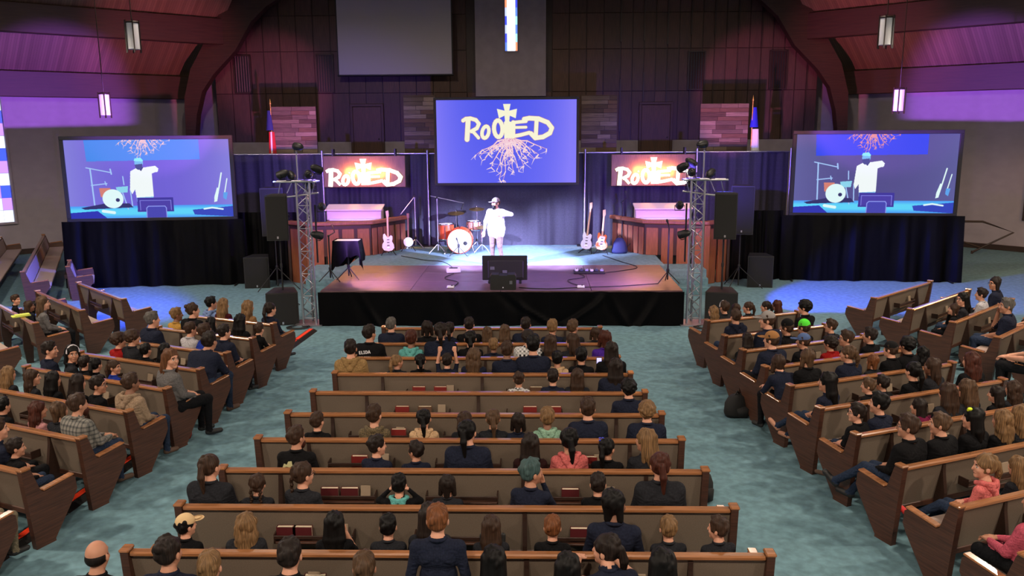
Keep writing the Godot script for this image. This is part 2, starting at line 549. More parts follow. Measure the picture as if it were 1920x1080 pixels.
	for r in 16:
		put(MB.new().bx(0, 0.18 + r * 0.3, 0.0, 0.29, 0.29, 0.03), "pane", glow("pane_white", Color(0.93, 0.97, 1), 2.6), cw)
		for sd in [-1, 1]:
			var ck := (r * 2 + (1 if sd > 0 else 0) + r / 3) % 5
			put(MB.new().bx(sd * 0.185, 0.18 + r * 0.3, 0.0, 0.07, 0.29, 0.03), "pane", glow("pane%d" % ck, [Color(0.35, 0.5, 1), Color(1, 0.55, 0.4), Color(0.25, 0.3, 1), Color(0.6, 0.85, 0.9), Color(0.7, 0.75, 1)][ck], 1.6), cw)
	# air grilles
	var vn := ["by the arch on drum side", "beside the blank projection screen", "in the boarding over guitar-side door", "by the arch on guitar side"]
	for k in 4:
		var vx: float = [-9.93, -6.89, 6.62, 9.55][k]
		var t := thing("air_grille", "tall slatted air grille " + vn[k], "vent", Vector3(vx, 5.5, -31.0), 0.0, "grilles in the timber wall")
		var vf := MB.new()
		vf.bx(-0.3, 0.66, 0, 0.05, 1.36, 0.08).bx(0.3, 0.66, 0, 0.05, 1.36, 0.08).bx(0, 0, 0, 0.6, 0.05, 0.08).bx(0, 1.33, 0, 0.6, 0.05, 0.08)
		put(vf, "frame", mats.pew_dark, t)
		put(MB.new().bx(0, 0.66, -0.03, 0.58, 1.3, 0.02), "backing", mats.black, t)
		for j in 6:
			put(MB.new().box(T(-0.23 + j * 0.092, 0.66, 0.01, 25), Vector3(0.035, 1.28, 0.012)), "slat", mats.board2, t)
	# pendants
	for q in [[-7.76, 5.85, -18.0, "high pendant lamp in front of the drum-side purlin"], [-10.56, 4.55, -22.0, "low pendant lamp over the drum-side screen"], [8.02, 5.80, -18.0, "high pendant lamp in front of the handrail-side purlin"], [10.11, 4.52, -22.0, "low pendant lamp over the guitar-side screen"]]:
		var t := thing("pendant_lamp", "unlit white cylinder " + q[3], "lamp", Vector3(q[0], q[1], q[2]), 0.0, "pendant lamps")
		put(MB.new().lathe([Vector2(0.12, 0.03), Vector2(0.14, 0.03), Vector2(0.14, 0.57), Vector2(0.12, 0.57)], Transform3D(), 18), "shade", mats.white, t)
		put(MB.new().lathe([Vector2(0.001, 0.56), Vector2(0.15, 0.56), Vector2(0.15, 0.6), Vector2(0.02, 0.62), Vector2(0.001, 0.62)], Transform3D(), 18), "cap", mats.pew_dark, t)
		for j in 6:
			put(MB.new().bx(cos(j * TAU / 6) * 0.155, 0.29, sin(j * TAU / 6) * 0.155, 0.02, 0.66, 0.02), "rib", mats.pew_dark, t)
		put(MB.new().tube([Vector3(0, 0.6, 0), Vector3(0, 12.0 - q[1], 0)], 0.012, 6), "stem", mats.pew_dark, t)
	# handrail by the passage
	var hr := thing("handrail", "brown pipe handrail against the pale wall past the screen", "handrail", Vector3(15.0, 0, -27.9), 0)
	put(MB.new().tube([Vector3(-1.2, 1.05, 0.2), Vector3(0.5, 1.05, 0.4), Vector3(1.25, 0.75, 0.9), Vector3(0.2, 0.05, 0.5)], 0.035, 8), "rail", mats.pew_dark, hr)
	put(MB.new().tube([Vector3(-1.2, 0.42, 0.2), Vector3(-0.2, 0.42, 0.35), Vector3(0.45, 0.2, 0.5)], 0.03, 8), "lower_rail", mats.pew_dark, hr)
	put(MB.new().tube([Vector3(-1.1, 0.0, 0.2), Vector3(-1.1, 1.05, 0.2)], 0.03, 8), "post", mats.pew_dark, hr)
	put(MB.new().tube([Vector3(0.2, 0.0, 0.5), Vector3(0.2, 0.1, 0.5)], 0.035, 8), "post", mats.pew_dark, hr)

func drape_mesh(w: float, h: float, waves: float, amp: float, seed: int, gather := 0.0, lean := 0.0) -> MB:
	# a hanging cloth, 12 mm thick, with folds that deepen toward the hem; top edge at y = h
	var nz := FastNoiseLite.new()
	nz.seed = seed
	nz.frequency = 0.35
	var mb := MB.new()
	var nx := int(maxf(24, w * 22))
	var ny := 14
	for side in [0.006, -0.006]:
		var rows := []
		for j in ny + 1:
			var v := float(j) / ny
			var row := []
			for i in nx + 1:
				var u := float(i) / nx
				var ph := u * waves * TAU + nz.get_noise_2d(u * 9.0, 0.0) * 5.0
				var a := amp * (0.45 + 0.75 * (1.0 - v))
				var z := sin(ph + nz.get_noise_2d(u * 4.0, v * 1.5) * 0.8) * a + nz.get_noise_2d(u * 30.0, v * 1.5 + 40.0) * amp * 0.6
				if gather > 0.0:
					# the cloth is pinned up here and there: ridges run out slantwise from each pin
					z *= 0.35
					for q in [[0.12, 0.05], [0.38, 0.04], [0.52, 0.13], [0.79, -0.12], [0.80, 0.05], [0.55, 0.03], [0.93, -0.05]]:
						var du: float = u - q[0] - q[1] * pow(1.0 - v, 1.4)
						z += 0.075 * exp(-pow(du * 90.0, 2.0)) * (0.25 + 0.75 * (1.0 - v)) - 0.03 * exp(-pow((du + 0.02) * 60.0, 2.0))
				row.append(Vector3((u - 0.5) * w, v * h, z + side + lean * (1.0 - v)))
			rows.append(row)
		mb.ring(rows, false, false)
	return mb

func stage() -> void:
	# platform, steps
	var pf := thing("stage_platform", "blue carpeted raised platform under the drums and guitars", "platform", Vector3(0, 0, -23.5))
	put(MB.new().bx(0, 0.375, 0.0, 8.1, 0.75, 5.4, 0.01), "platform_top", mats.carpet, pf)
	for s in [-1.0, 1.0]:
		var st := thing("carpeted_steps", "teal carpeted steps beside the deck on the %s side" % ("drum" if s < 0 else "guitar"), "steps", Vector3(s * 4.62, 0, -21.2))
		for k in 3:
			put(MB.new().bx(0, 0.094 * (k + 1), -0.3 - 0.02 + 0.25 * (2 - k) * 0.5 - 0.1, 1.14, 0.188 * (k + 1), 0.9 + 0.5 * (2 - k) * 0.5, 0.01), "step", mats.carpet, st)
	# deck of panels
	var dk := thing("stage_deck", "dark wooden stage deck of large panels in front of the platform", "stage", Vector3(0, 0, -19.12))
	put(MB.new().bx(0, 0.36, 0, 7.78, 0.70, 3.3), "frame", mats.black, dk)
	for i in 4:
		for j in 3:
			put(MB.new().bx(-2.93 + i * 1.957, 0.73, -1.115 + j * 1.115, 1.948, 0.04, 1.106, 0.004), "panel", mats.deck, dk)
	var sk := put(drape_mesh(7.86, 0.74, 12.0, 0.05, 5, 5.0), "stage_skirt", mats.black_cloth)
	sk.position = Vector3(0, 0.0, -17.34)
	tag(sk, "black cloth skirt gathered along the front of the stage deck", "skirt")
	# choir rails: boarded fronts that fold back at both ends
	for s in [-1.0, 1.0]:
		var t := thing("choir_rail", "panelled brown wooden choir rail on the %s side of stage" % ("drum" if s < 0 else "guitar"), "railing", Vector3.ZERO, 0.0, "choir rails")
		var pts := [Vector2(3.0, -23.75), Vector2(3.75, -22.5), Vector2(5.35, -22.1), Vector2(6.0, -22.55)]
		for k in 3:
			var a: Vector2 = pts[k]
			var b: Vector2 = pts[k + 1]
			var a3 := Vector3(s * a.x, 0, a.y)
			var b3 := Vector3(s * b.x, 0, b.y)
			var d := b3 - a3
			var ln := d.length()
			var yw := rad_to_deg(atan2(-d.z, d.x))
			var y0 := 0.75 if k == 0 else 0.0
			var mid := (a3 + b3) / 2
			put(MB.new().box(T(mid.x, 1.66, mid.z, yw), Vector3(ln + 0.1, 0.1, 0.2), 0.02), "top_rail", mats.desk_wood, t)
			put(MB.new().box(T(mid.x, 1.175, mid.z, yw), Vector3(ln, 0.83, 0.02)), "back_board", mats.pew_dark, t)
			var nb := int(ln / (0.24 if k == 0 else 0.36))
			for j in nb:
				var c := a3.lerp(b3, (j + 0.5) / nb)
				y0 = 0.75 if absf(c.x) < 4.25 else 0.0
				put(MB.new().box(T(c.x, (y0 + 1.5) / 2, c.z, yw), Vector3(ln / nb * 0.78, 1.5 - y0, 0.07), 0.008), "board", mats.desk_wood, t)
		put(MB.new().bx(s * 5.36, 0.8, -22.1, 0.16, 1.6, 0.16, 0.02), "corner_post", mats.desk_wood, t)
		put(MB.new().bx(s * 6.05, 0.85, -23.0, 0.1, 1.7, 0.9, 0.02), "end_board", mats.pew_dark, t)
		# keyboard console behind the rail
		var cn := thing("organ_console", "pale keyboard console behind the %s-side choir rail" % ("drum" if s < 0 else "guitar"), "organ", Vector3(s * 4.35, 0.75, -23.25), 0.0, "consoles behind the choir rails")
		put(MB.new().bx(0, 0.45, 0, 1.5, 0.9, 0.6, 0.02), "body", mats.desk_wood, cn)
		put(MB.new().bx(0, 1.05, -0.12, 1.55, 0.3, 0.4, 0.02), "upper_case", mat("console_pale", Color(0.8, 0.72, 0.68), 0.5), cn)
		put(MB.new().box(T(0, 1.24, -0.1, 0, 12), Vector3(1.62, 0.04, 0.55), 0.01), "lid", mat("console_pale", Color(0.8, 0.72, 0.68), 0.5), cn)
		put(MB.new().bx(0, 0.93, 0.2, 1.3, 0.04, 0.18, 0.005), "keyboard", mats.white, cn)
	# drapes on pipes
	var xs := [-8.13, -5.46, -2.37, 2.22, 5.45, 8.14]
	for k in 6:
		var base_y := 0.75 if absf(xs[k]) < 4 else 0.0
		var p := thing("drape_pole", "thin white upright pole of the stage drapes, %s counted from drum side" % ["first", "second", "third", "fourth", "fifth", "sixth"][k], "pole", Vector3(xs[k], base_y, -24.3), 0.0, "drape poles")
		put(MB.new().tube([Vector3(0, 0.02, 0), Vector3(0, 3.56 - base_y, 0)], 0.03, 8), "tube", mats.alu, p)
		put(MB.new().bx(0, 0.012, 0, 0.45, 0.024, 0.45, 0.005), "foot", mats.black, p)
	var dn := ["outer drum-side", "drum-side inner", "middle", "guitar-side inner", "outer guitar-side"]
	for k in 5:
		var w: float = xs[k + 1] - xs[k]
		var base_y := 0.75 if k in [1, 2, 3] else 0.0
		var t := thing("stage_drape", "dark violet-grey pleated drape, %s panel behind the stage" % dn[k], "drape", Vector3((xs[k] + xs[k + 1]) / 2, base_y, -24.42), 0.0, "drapes behind the stage")
		put(drape_mesh(w * 0.985, 3.44 - base_y, w * (2.9 if k != 2 else 1.0), 0.07 if k != 2 else 0.035, 20 + k), "cloth", mats.drape, t)
		put(MB.new().tube([Vector3(-w / 2, 3.46 - base_y, 0), Vector3(w / 2, 3.46 - base_y, 0)], 0.025, 8), "rod", mats.alu, t)

# ---------------------------------------------------------------- lettering and screen pictures
# strokes of the painted word and its cross, in a 1525 x 867 picture
func logo() -> Dictionary:
	var el := func(cx: float, cy: float, rx: float, ry: float, tilt: float) -> Array:
		var o := []
		for k in 19:
			var a := TAU * k / 18.0
			o.append(Vector2(cx, cy) + Vector2(cos(a) * rx, sin(a) * ry).rotated(tilt))
		return o
	return {
		"R": [[[Vector2(345, 205), Vector2(338, 300), Vector2(330, 405)], 27.0], [[Vector2(290, 210), Vector2(320, 192), Vector2(370, 188), Vector2(430, 205), Vector2(462, 245), Vector2(440, 290), Vector2(380, 322)], 20.0], [[Vector2(390, 320), Vector2(420, 350), Vector2(455, 390)], 17.0]],
		"o": [[el.call(532.0, 332.0, 36.0, 62.0, 0.25), 19.0]],
		"O": [[el.call(672.0, 297.0, 46.0, 86.0, -0.05), 22.0]],
		"E": [[[Vector2(830, 235), Vector2(900, 228), Vector2(975, 222)], 17.0], [[Vector2(850, 285), Vector2(975, 283)], 14.0], [[Vector2(830, 378), Vector2(920, 362), Vector2(1010, 340)], 19.0], [[Vector2(836, 235), Vector2(832, 378)], 24.0]],
		"D": [[[Vector2(955, 200), Vector2(1010, 190), Vector2(1110, 196), Vector2(1210, 235), Vector2(1256, 292), Vector2(1235, 345), Vector2(1160, 385), Vector2(1075, 395), Vector2(1030, 350)], 24.0], [[Vector2(1090, 215), Vector2(1080, 385)], 22.0]],
	}

func cross_poly() -> PackedVector2Array:
	var o := PackedVector2Array()
	for p in [[727, 42], [810, 42], [795, 112], [880, 92], [865, 192], [800, 164], [795, 222], [830, 235], [830, 398], [738, 398], [735, 232], [748, 218], [742, 164], [682, 192], [660, 92], [744, 112]]:
		o.append(Vector2(p[0], p[1]))
	return o

func blob(im: Image, p: Vector2, r: float, c: Color) -> void:
	for y in range(maxi(0, int(p.y - r)), mini(im.get_height(), int(p.y + r) + 2)):
		for x in range(maxi(0, int(p.x - r)), mini(im.get_width(), int(p.x + r) + 2)):
			var d := r - Vector2(x, y).distance_to(p) + 0.5
			if d > 0.0:
				im.set_pixel(x, y, im.get_pixel(x, y).lerp(c, minf(d, 1.0)))

func stroke(im: Image, pts: Array, r: float, c: Color, k := 1.0, off := Vector2.ZERO, r2 := -1.0) -> void:
	for i in pts.size() - 1:
		var a: Vector2 = pts[i] * k + off
		var b: Vector2 = pts[i + 1] * k + off
		var st := maxi(1, int(a.distance_to(b) / maxf(0.6, r * k * 0.5)))
		for j in st + 1:
			var f := (i + float(j) / st) / (pts.size() - 1)
			blob(im, a.lerp(b, float(j) / st), (r if r2 < 0.0 else lerpf(r, r2, f)) * k, c)

func fill(im: Image, poly: PackedVector2Array, c: Color) -> void:
	var lo := poly[0]
	var hi := poly[0]
	for p in poly:
		lo = lo.min(p)
		hi = hi.max(p)
	for y in range(maxi(0, int(lo.y)), mini(im.get_height(), int(hi.y) + 1)):
		for x in range(maxi(0, int(lo.x)), mini(im.get_width(), int(hi.x) + 1)):
			if Geometry2D.is_point_in_polygon(Vector2(x + 0.5, y + 0.5), poly):
				im.set_pixel(x, y, c)

func P2(a: Array, k: float) -> PackedVector2Array:
	var o := PackedVector2Array()
	for p in a:
		o.append(Vector2(p[0], p[1]) * k)
	return o

func roots(im: Image, k: float, off: Vector2, c: Color, c2: Color) -> void:
	var r := RandomNumberGenerator.new()
	r.seed = 11
	for e in [[430, 560], [470, 590], [520, 620], [600, 690], [660, 720], [690, 820], [730, 835], [840, 750], [890, 720], [940, 680], [1000, 650], [1110, 560], [1200, 505], [1060, 600], [760, 640], [560, 545], [990, 545], [800, 690]]:
		var a := Vector2(780 + r.randf_range(-30, 40), 395)
		var pts := [a]
		var b := Vector2(e[0], e[1])
		for j in range(1, 7):
			var q := a.lerp(b, j / 6.0) + Vector2(r.randf_range(-16, 16), r.randf_range(-14, 14) + sin(j / 6.0 * PI) * -18)
			pts.append(q)
		stroke(im, pts, 12.0, c2, k, off, 3.0)
		stroke(im, pts, 9.0, c, k, off, 1.6)
		for j in 9:
			var s0: Vector2 = pts[r.randi_range(1, 6)]
			stroke(im, [s0, s0 + Vector2(r.randf_range(-40, 40), r.randf_range(10, 40)), s0 + Vector2(r.randf_range(-70, 70), r.randf_range(20, 70))], 5.5, c, k, off, 1.4)

func soft_noise(im: Image, seed: int, amp: float) -> void:
	var nz := FastNoiseLite.new()
	nz.seed = seed
	nz.frequency = 0.09
	for y in im.get_height():
		for x in im.get_width():
			var c := im.get_pixel(x, y)
			var q := 1.0 + nz.get_noise_2d(x, y) * amp
			im.set_pixel(x, y, Color(c.r * q, c.g * q, c.b * q))

func main_picture() -> ImageTexture:
	var k := 0.42
	var w := int(1525 * k)
	var h := int(867 * k)
	var im := Image.create(w, h, false, Image.FORMAT_RGB8)
	for y in h:
		for x in w:
			var q := absf(float(x) / w - 0.47) * 2.0
			im.set_pixel(x, y, Color(0.30, 0.345, 0.95).lerp(Color(0.52, 0.49, 1.0), clampf(pow(q, 2.2) + 0.12 * y / h, 0, 1)))
	var cr := Color(1.0, 0.99, 0.86)
	roots(im, k, Vector2.ZERO, Color(1.0, 0.88, 0.9), Color(0.85, 0.45, 0.65))
	for l in logo().values():
		for s in l:
			stroke(im, s[0], s[1] + 3.0, Color(0.85, 0.55, 0.5), k)
	for l in logo().values():
		for s in l:
			stroke(im, s[0], s[1], cr, k)
	var cp := cross_poly()
	for i in cp.size():
		cp[i] *= k
	fill(im, cp, cr)
	return ImageTexture.create_from_image(im)

func relay_picture(warm: bool) -> ImageTexture:
	# the stage as the camera relays it: 910 x 475 drawn at 0.6
	var k := 0.6
	var im := Image.create(546, 285, false, Image.FORMAT_RGB8)
	var back := Color(0.42, 0.36, 0.85) if warm else Color(0.3, 0.28, 0.55)
	for y in 285:
		for x in 546:
			var q := absf(x / 546.0 - 0.5) * 2.0
			im.set_pixel(x, y, back.lerp(Color(0.52, 0.5, 0.88) if warm else Color(0.36, 0.36, 0.62), clampf(q * q, 0, 1)))
	fill(im, P2([[110, 0], [742, 0], [742, 122], [115, 128]], k), Color(0.24, 0.55, 0.95) if warm else Color(0.12, 0.26, 0.95))
	roots(im, k * 0.36, Vector2(430 - 780 * 0.36, -190) * k, Color(1.0, 0.82, 0.82) if warm else Color(0.98, 0.6, 0.55), Color(0.75, 0.6, 0.85))
	for y in range(int(400 * k), 285):
		for x in 546:
			im.set_pixel(x, y, Color(0.2, 0.42, 0.98).lerp(Color(0.35, 0.85, 1.0), clampf(1.3 - absf(y - 262) / 26.0, 0, 1)))
	fill(im, P2([[0, 440], [150, 430], [200, 475], [0, 475]], k), Color(0.1, 0.15, 0.7))
	fill(im, P2([[680, 430], [910, 410], [910, 475], [690, 460]], k), Color(0.15, 0.25, 0.75))
	var w := Color(0.9, 1.0, 1.0)
	var dk := Color(0.12, 0.12, 0.4)
	# microphone stand, drums
	for s in [[[[130, 170], [136, 400]], 4], [[[108, 165], [240, 195]], 3], [[[240, 175], [244, 205]], 4], [[[128, 272], [215, 262]], 3], [[[305, 220], [308, 270]], 3], [[[290, 290], [320, 420]], 3], [[[340, 300], [345, 400]], 3], [[[205, 250], [210, 272]], 3]]:
		stroke(im, [Vector2(s[0][0][0], s[0][0][1]), Vector2(s[0][1][0], s[0][1][1])], s[1], Color(0.65, 0.8, 1.0), k)
	fill(im, P2([[170, 290], [232, 290], [228, 340], [175, 345]], k), Color(0.85, 0.5, 0.45))
	fill(im, P2([[262, 285], [330, 280], [325, 318], [270, 320]], k), Color(0.55, 0.85, 0.95))
	fill(im, P2([[60, 410], [190, 385], [330, 385], [350, 410], [80, 420]], k), dk)
	blob(im, Vector2(240, 355) * k, 58 * k, w)
	blob(im, Vector2(266, 363) * k, 11 * k, dk)
	# the speaker
	fill(im, P2([[372, 345], [466, 345], [464, 440], [430, 440], [424, 380], [412, 440], [378, 440]], k), Color(0.55, 0.8, 0.98))
	fill(im, P2([[350, 190], [385, 170], [450, 165], [500, 168], [505, 190], [468, 205], [468, 345], [372, 350], [368, 300], [350, 330], [340, 300]], k), Color(0.97, 1, 1))
	fill(im, P2([[440, 165], [490, 158], [508, 175], [500, 196], [455, 200]], k), Color(0.97, 1, 1))
	fill(im, P2([[388, 165], [425, 165], [410, 190]], k), Color(0.12, 0.2, 0.45))
	blob(im, Vector2(400, 140) * k, 24 * k, Color(0.45, 0.75, 0.95))
	fill(im, P2([[378, 150], [420, 145], [418, 175], [395, 182], [382, 172]], k), Color(0.15, 0.25, 0.5))
	fill(im, P2([[374, 128], [380, 112], [412, 108], [425, 122], [424, 132]], k), Color(0.55, 0.95, 0.98))
	# monitor and wedge seen from behind, guitars
	fill(im, P2([[375, 352], [575, 352], [575, 438], [372, 438]], k), Color(0.2, 0.16, 0.62))
	fill(im, P2([[388, 368], [560, 368], [560, 428], [388, 428]], k), Color(0.26, 0.2, 0.66))
	fill(im, P2([[422, 412], [430, 404], [525, 404], [532, 412], [532, 475], [418, 475]], k), Color(0.24, 0.24, 0.7))
	stroke(im, [Vector2(420, 475), Vector2(422, 415), Vector2(432, 404), Vector2(525, 404), Vector2(532, 415), Vector2(532, 475)], 2.5, Color(0.55, 0.6, 0.95), k)
	stroke(im, [Vector2(388, 428), Vector2(388, 368), Vector2(560, 368), Vector2(560, 428)], 1.8, Color(0.5, 0.5, 0.9), k)
	for s in [[[[855, 205], [835, 300]], 4], [[[885, 240], [866, 330]], 3]]:
		stroke(im, [Vector2(s[0][0][0], s[0][0][1]), Vector2(s[0][1][0], s[0][1][1])], s[1], w, k)
	fill(im, P2([[826, 295], [840, 300], [822, 380], [805, 385], [808, 350]], k), w)
	fill(im, P2([[860, 325], [885, 325], [875, 372], [858, 360]], k), Color(0.35, 0.65, 0.95))
	stroke(im, [Vector2(745, 425), Vector2(790, 418), Vector2(850, 428)], 5, w, k)
	stroke(im, [Vector2(180, 430), Vector2(240, 440)], 9, w, k)
	return ImageTexture.create_from_image(im)

func screen(at: Vector3, yaw: float, w: float, h: float, border: float, t: ImageTexture, key: String, label: String, legs: float, lit: Color, en: float, roll := 0.0) -> void:
	var o := thing("projection_screen", label, "screen", at, yaw, "lit projection screens")
	put(MB.new().bx(0, h / 2, -0.05, w - 0.02, h - 0.02, 0.06), "backing", mats.black, o)
	var fr := MB.new()
	fr.bx(0, border / 2, 0, w, border, 0.08, 0.01).bx(0, h - border / 2, 0, w, border, 0.08, 0.01)
	fr.bx(-w / 2 + border / 2, h / 2, 0, border, h - border * 2, 0.08, 0.01).bx(w / 2 - border / 2, h / 2, 0, border, h - border * 2, 0.08, 0.01)
	put(fr, "screen_frame", mat("screen_border", Color(0.1, 0.1, 0.13), 0.7), o)
	var q := MB.new()
	var hw := w / 2 - border
	q.quad(Vector3(-hw, h - border, 0), Vector3(hw, h - border, 0), Vector3(hw, border, 0), Vector3(-hw, border, 0), Vector3(0, 0, 1))
	for i in 4:
		q.uv[i] = Vector2((q.v[i].x + hw) / (2 * hw), 1.0 - (q.v[i].y - border) / (h - 2 * border))
	put(q, "screen_picture", glow(key, Color.WHITE, 0.92, t), o)
	if legs > 0:
		for s in [-1, 1]:
			put(MB.new().tube([Vector3(s * (w / 2 - 0.1), 0, -0.06), Vector3(s * (w / 2 - 0.1), -legs + 0.02, -0.06)], 0.025, 6), "leg", mats.black, o)
			put(MB.new().tube([Vector3(s * (w / 2 - 0.1), -legs + 0.02, -0.06), Vector3(s * (w / 2 - 0.1), -legs + 0.02, 0.45)], 0.025, 6), "foot", mats.black, o)
	var f := o.transform.basis * Vector3(0, 0, 1)
	var c := o.position + Vector3(0, h / 2, 0)
	area("screen_light", c + f * 0.06, c + f * 3.0, lit, en, hw * 2, h - 2 * border)

func screens_and_signs() -> void:
	screen(Vector3(-0.05, 2.55, -24.0), 0.0, 4.14, 2.49, 0.075, main_picture(), "pic_main", "large centre screen showing painted word with cross and roots on blue", 0.0, Color(0.4, 0.42, 1.0), 3.0)
	screen(Vector3(-9.58, 1.76, -22.1), 7.0, 4.45, 2.28, 0.1, relay_picture(true), "pic_left", "big screen relaying the speaker on the drum side of the hall", 1.76, Color(0.5, 0.6, 1.0), 3.0)
	screen(Vector3(9.92, 1.75, -22.7), -5.0, 4.38, 2.31, 0.1, relay_picture(false), "pic_right", "big screen relaying the speaker on the handrail side of the hall", 1.75, Color(0.4, 0.5, 1.0), 3.0)
	for s in [-1.0, 1.0]:
		var k := put(drape_mesh(4.75, 1.78, 5.0, 0.06, 40 + int(s), 0.0, 0.12), "screen_skirt", mats.black_cloth)
		k.position = Vector3(-9.55 if s < 0 else 9.9, 0.01, -22.02 if s < 0 else -22.6)
		k.rotation_degrees.y = 7.0 if s < 0 else -5.0
		tag(k, "black cloth hanging under the %s-side screen" % ("drum" if s < 0 else "handrail"), "skirt", "skirts below the side screens")
		var k2 := put(drape_mesh(1.7, 1.9, 4.0, 0.07, 50 + int(s), 0.0, 0.1), "side_drape", mats.black_cloth)
		k2.position = Vector3(s * 6.75, 0.01, -22.9)
		tag(k2, "black drape filling the gap beside the %s-side screen" % ("drum" if s < 0 else "handrail"), "drape", "drapes beside the side screens")
	# blank screen on the timber wall
	var ps := thing("roller_screen", "blank white roller projection screen high on the timber wall", "screen", Vector3(-4.24, 6.04, -30.6))
	put(MB.new().bx(0, 1.4, 0, 4.08, 2.72, 0.02), "sheet", mat("screen_cloth", Color(0.66, 0.64, 0.66), 0.9), ps)
	put(MB.new().tube([Vector3(-2.1, 0.02, 0), Vector3(2.1, 0.02, 0)], 0.035, 8), "bottom_bar", mats.black, ps)
	put(MB.new().bx(0, 2.85, -0.05, 4.3, 0.2, 0.2, 0.02), "roller_case", mats.pew_dark, ps)
	for x in [-2.06, 2.06]:
		put(MB.new().bx(x, 1.4, 0, 0.04, 2.72, 0.03), "edge_strip", mats.black, ps)
	for x in [-1.8, 1.8]:
		put(MB.new().bx(x, 2.85, -0.28, 0.06, 0.12, 0.3), "bracket", mats.pew_dark, ps)
	# glowing word signs
	for s in [-1.0, 1.0]:
		var x0: float = -5.35 if s < 0 else 2.95
		var sg := thing("word_sign", "backlit brown board sign reading rooted, %s" % ("above the drum-side choir rail" if s < 0 else "above the guitar-side choir rail"), "sign", Vector3(x0 + 1.19, 2.52, -23.95), 0.0, "lit word signs")
		var bd := MB.new()
		bd.bx(0, 0.45, 0, 2.38, 0.9, 0.04, 0.015)
		put(bd, "board", mat("sign_board", Color(0.42, 0.3, 0.24), 0.6, tex("board", 256, 256, 22.0, 1.5, 0.75, 1.0, 4), Vector3(1, 1, 1)), sg)
		put(MB.new().bx(-0.9, 0.99, -0.1, 0.04, 0.2, 0.25).bx(0.9, 0.99, -0.1, 0.04, 0.2, 0.25), "hanger", mats.black, sg)
		var lm := glow("letter_glow", Color(1.0, 0.96, 0.9), 2.2)
		var kk := 2.2 / 1000.0
		var f2 := func(p: Vector2) -> Vector2:
			return Vector2((p.x - 770) * kk, (p.y - 232) * -kk * 0.95 + 0.42)
		for l in logo().values():
			var lb := MB.new()
			for st in l:
				var pts: Array = st[0]
				for i in pts.size() - 1:
					var a: Vector2 = f2.call(pts[i])
					var b: Vector2 = f2.call(pts[i + 1])
					var d := (b - a).normalized()
					var nn: Vector2 = Vector2(-d.y, d.x) * st[1] * kk
					a -= d * st[1] * kk * 0.5
					b += d * st[1] * kk * 0.5
					lb.prism(PackedVector2Array([a + nn, b + nn, b - nn, a - nn]), 0.1, 0.15 + 0.0007 * i)
			put(lb, "letter", lm, sg)
		var cp := PackedVector2Array()
		for p in cross_poly():
			cp.append(f2.call(Vector2(p.x, p.y)))
		put(MB.new().prism(cp, 0.1, 0.155), "letter", lm, sg)
		var warm := Color(1.0, 0.62, 0.28)
		for b in 4:
			var bulb := put(MB.new().lathe([Vector2(0.001, -0.03), Vector2(0.02, -0.022), Vector2(0.03, 0), Vector2(0.02, 0.022), Vector2(0.001, 0.03)], T(-0.42 + b * 0.3, 0.42, 0.062), 10), "bulb", glow("bulb", warm, 20.0), sg)
			var ol := OmniLight3D.new()
			ol.name = "bulb_light"
			add_child(ol, true)
			ol.position = sg.position + Vector3(-0.42 + b * 0.3, 0.42, 0.062)
			ol.light_color = warm
			ol.light_energy = 2.6
			ol.omni_range = 40.0
			ol.omni_attenuation = 2.0
			ol.light_size = 0.03
			ol.shadow_enabled = true

func speaker_box(t: Node3D, y: float, w: float, h: float, d: float, m: Material) -> void:
	var tp := PackedVector2Array([Vector2(-w / 2, d / 2), Vector2(w / 2, d / 2), Vector2(w * 0.32, -d / 2), Vector2(-w * 0.32, -d / 2)])
	put(MB.new().prism(tp, 0, h, Transform3D(Basis(Vector3.RIGHT, Vector3(0, 0, 1), Vector3(0, 1, 0)), Vector3(0, y, 0))), "cabinet", m, t)
	put(MB.new().bx(0, y + h / 2, d / 2 + 0.008, w * 0.92, h * 0.95, 0.016, 0.006), "grille", mat("grille", Color(0.03, 0.03, 0.033), 0.8), t)
	put(MB.new().bx(0, y + h * 0.07, d / 2 + 0.02, 0.035, 0.05, 0.008), "badge", mat("badge", Color(0.75, 0.75, 0.78), 0.3, null, Vector3.ONE, 0.8), t)
	put(MB.new().tube([Vector3(w * 0.42, y + h * 0.45, -d * 0.1), Vector3(w * 0.5, y + h * 0.5, -d * 0.1), Vector3(w * 0.42, y + h * 0.55, -d * 0.1)], 0.012, 6), "handle", mats.black, t)

func tripod(t: Node3D, y0: float, h: float, spread: float, m: Material) -> void:
	put(MB.new().tube([Vector3(0, y0 + 0.08, 0), Vector3(0, h, 0)], 0.018, 8), "pole", m, t)
	put(MB.new().lathe([Vector2(0.02, 0), Vector2(0.035, 0.01), Vector2(0.035, 0.07), Vector2(0.02, 0.08)], T(0, y0 + spread * 0.9, 0), 10), "collar", mats.black, t)
	for k in 3:
		var a := TAU * k / 3.0 + 0.5
		put(MB.new().tube([Vector3(0, y0 + spread * 0.95, 0), Vector3(cos(a) * spread, y0 + 0.012, sin(a) * spread)], 0.012, 6), "leg", m, t)

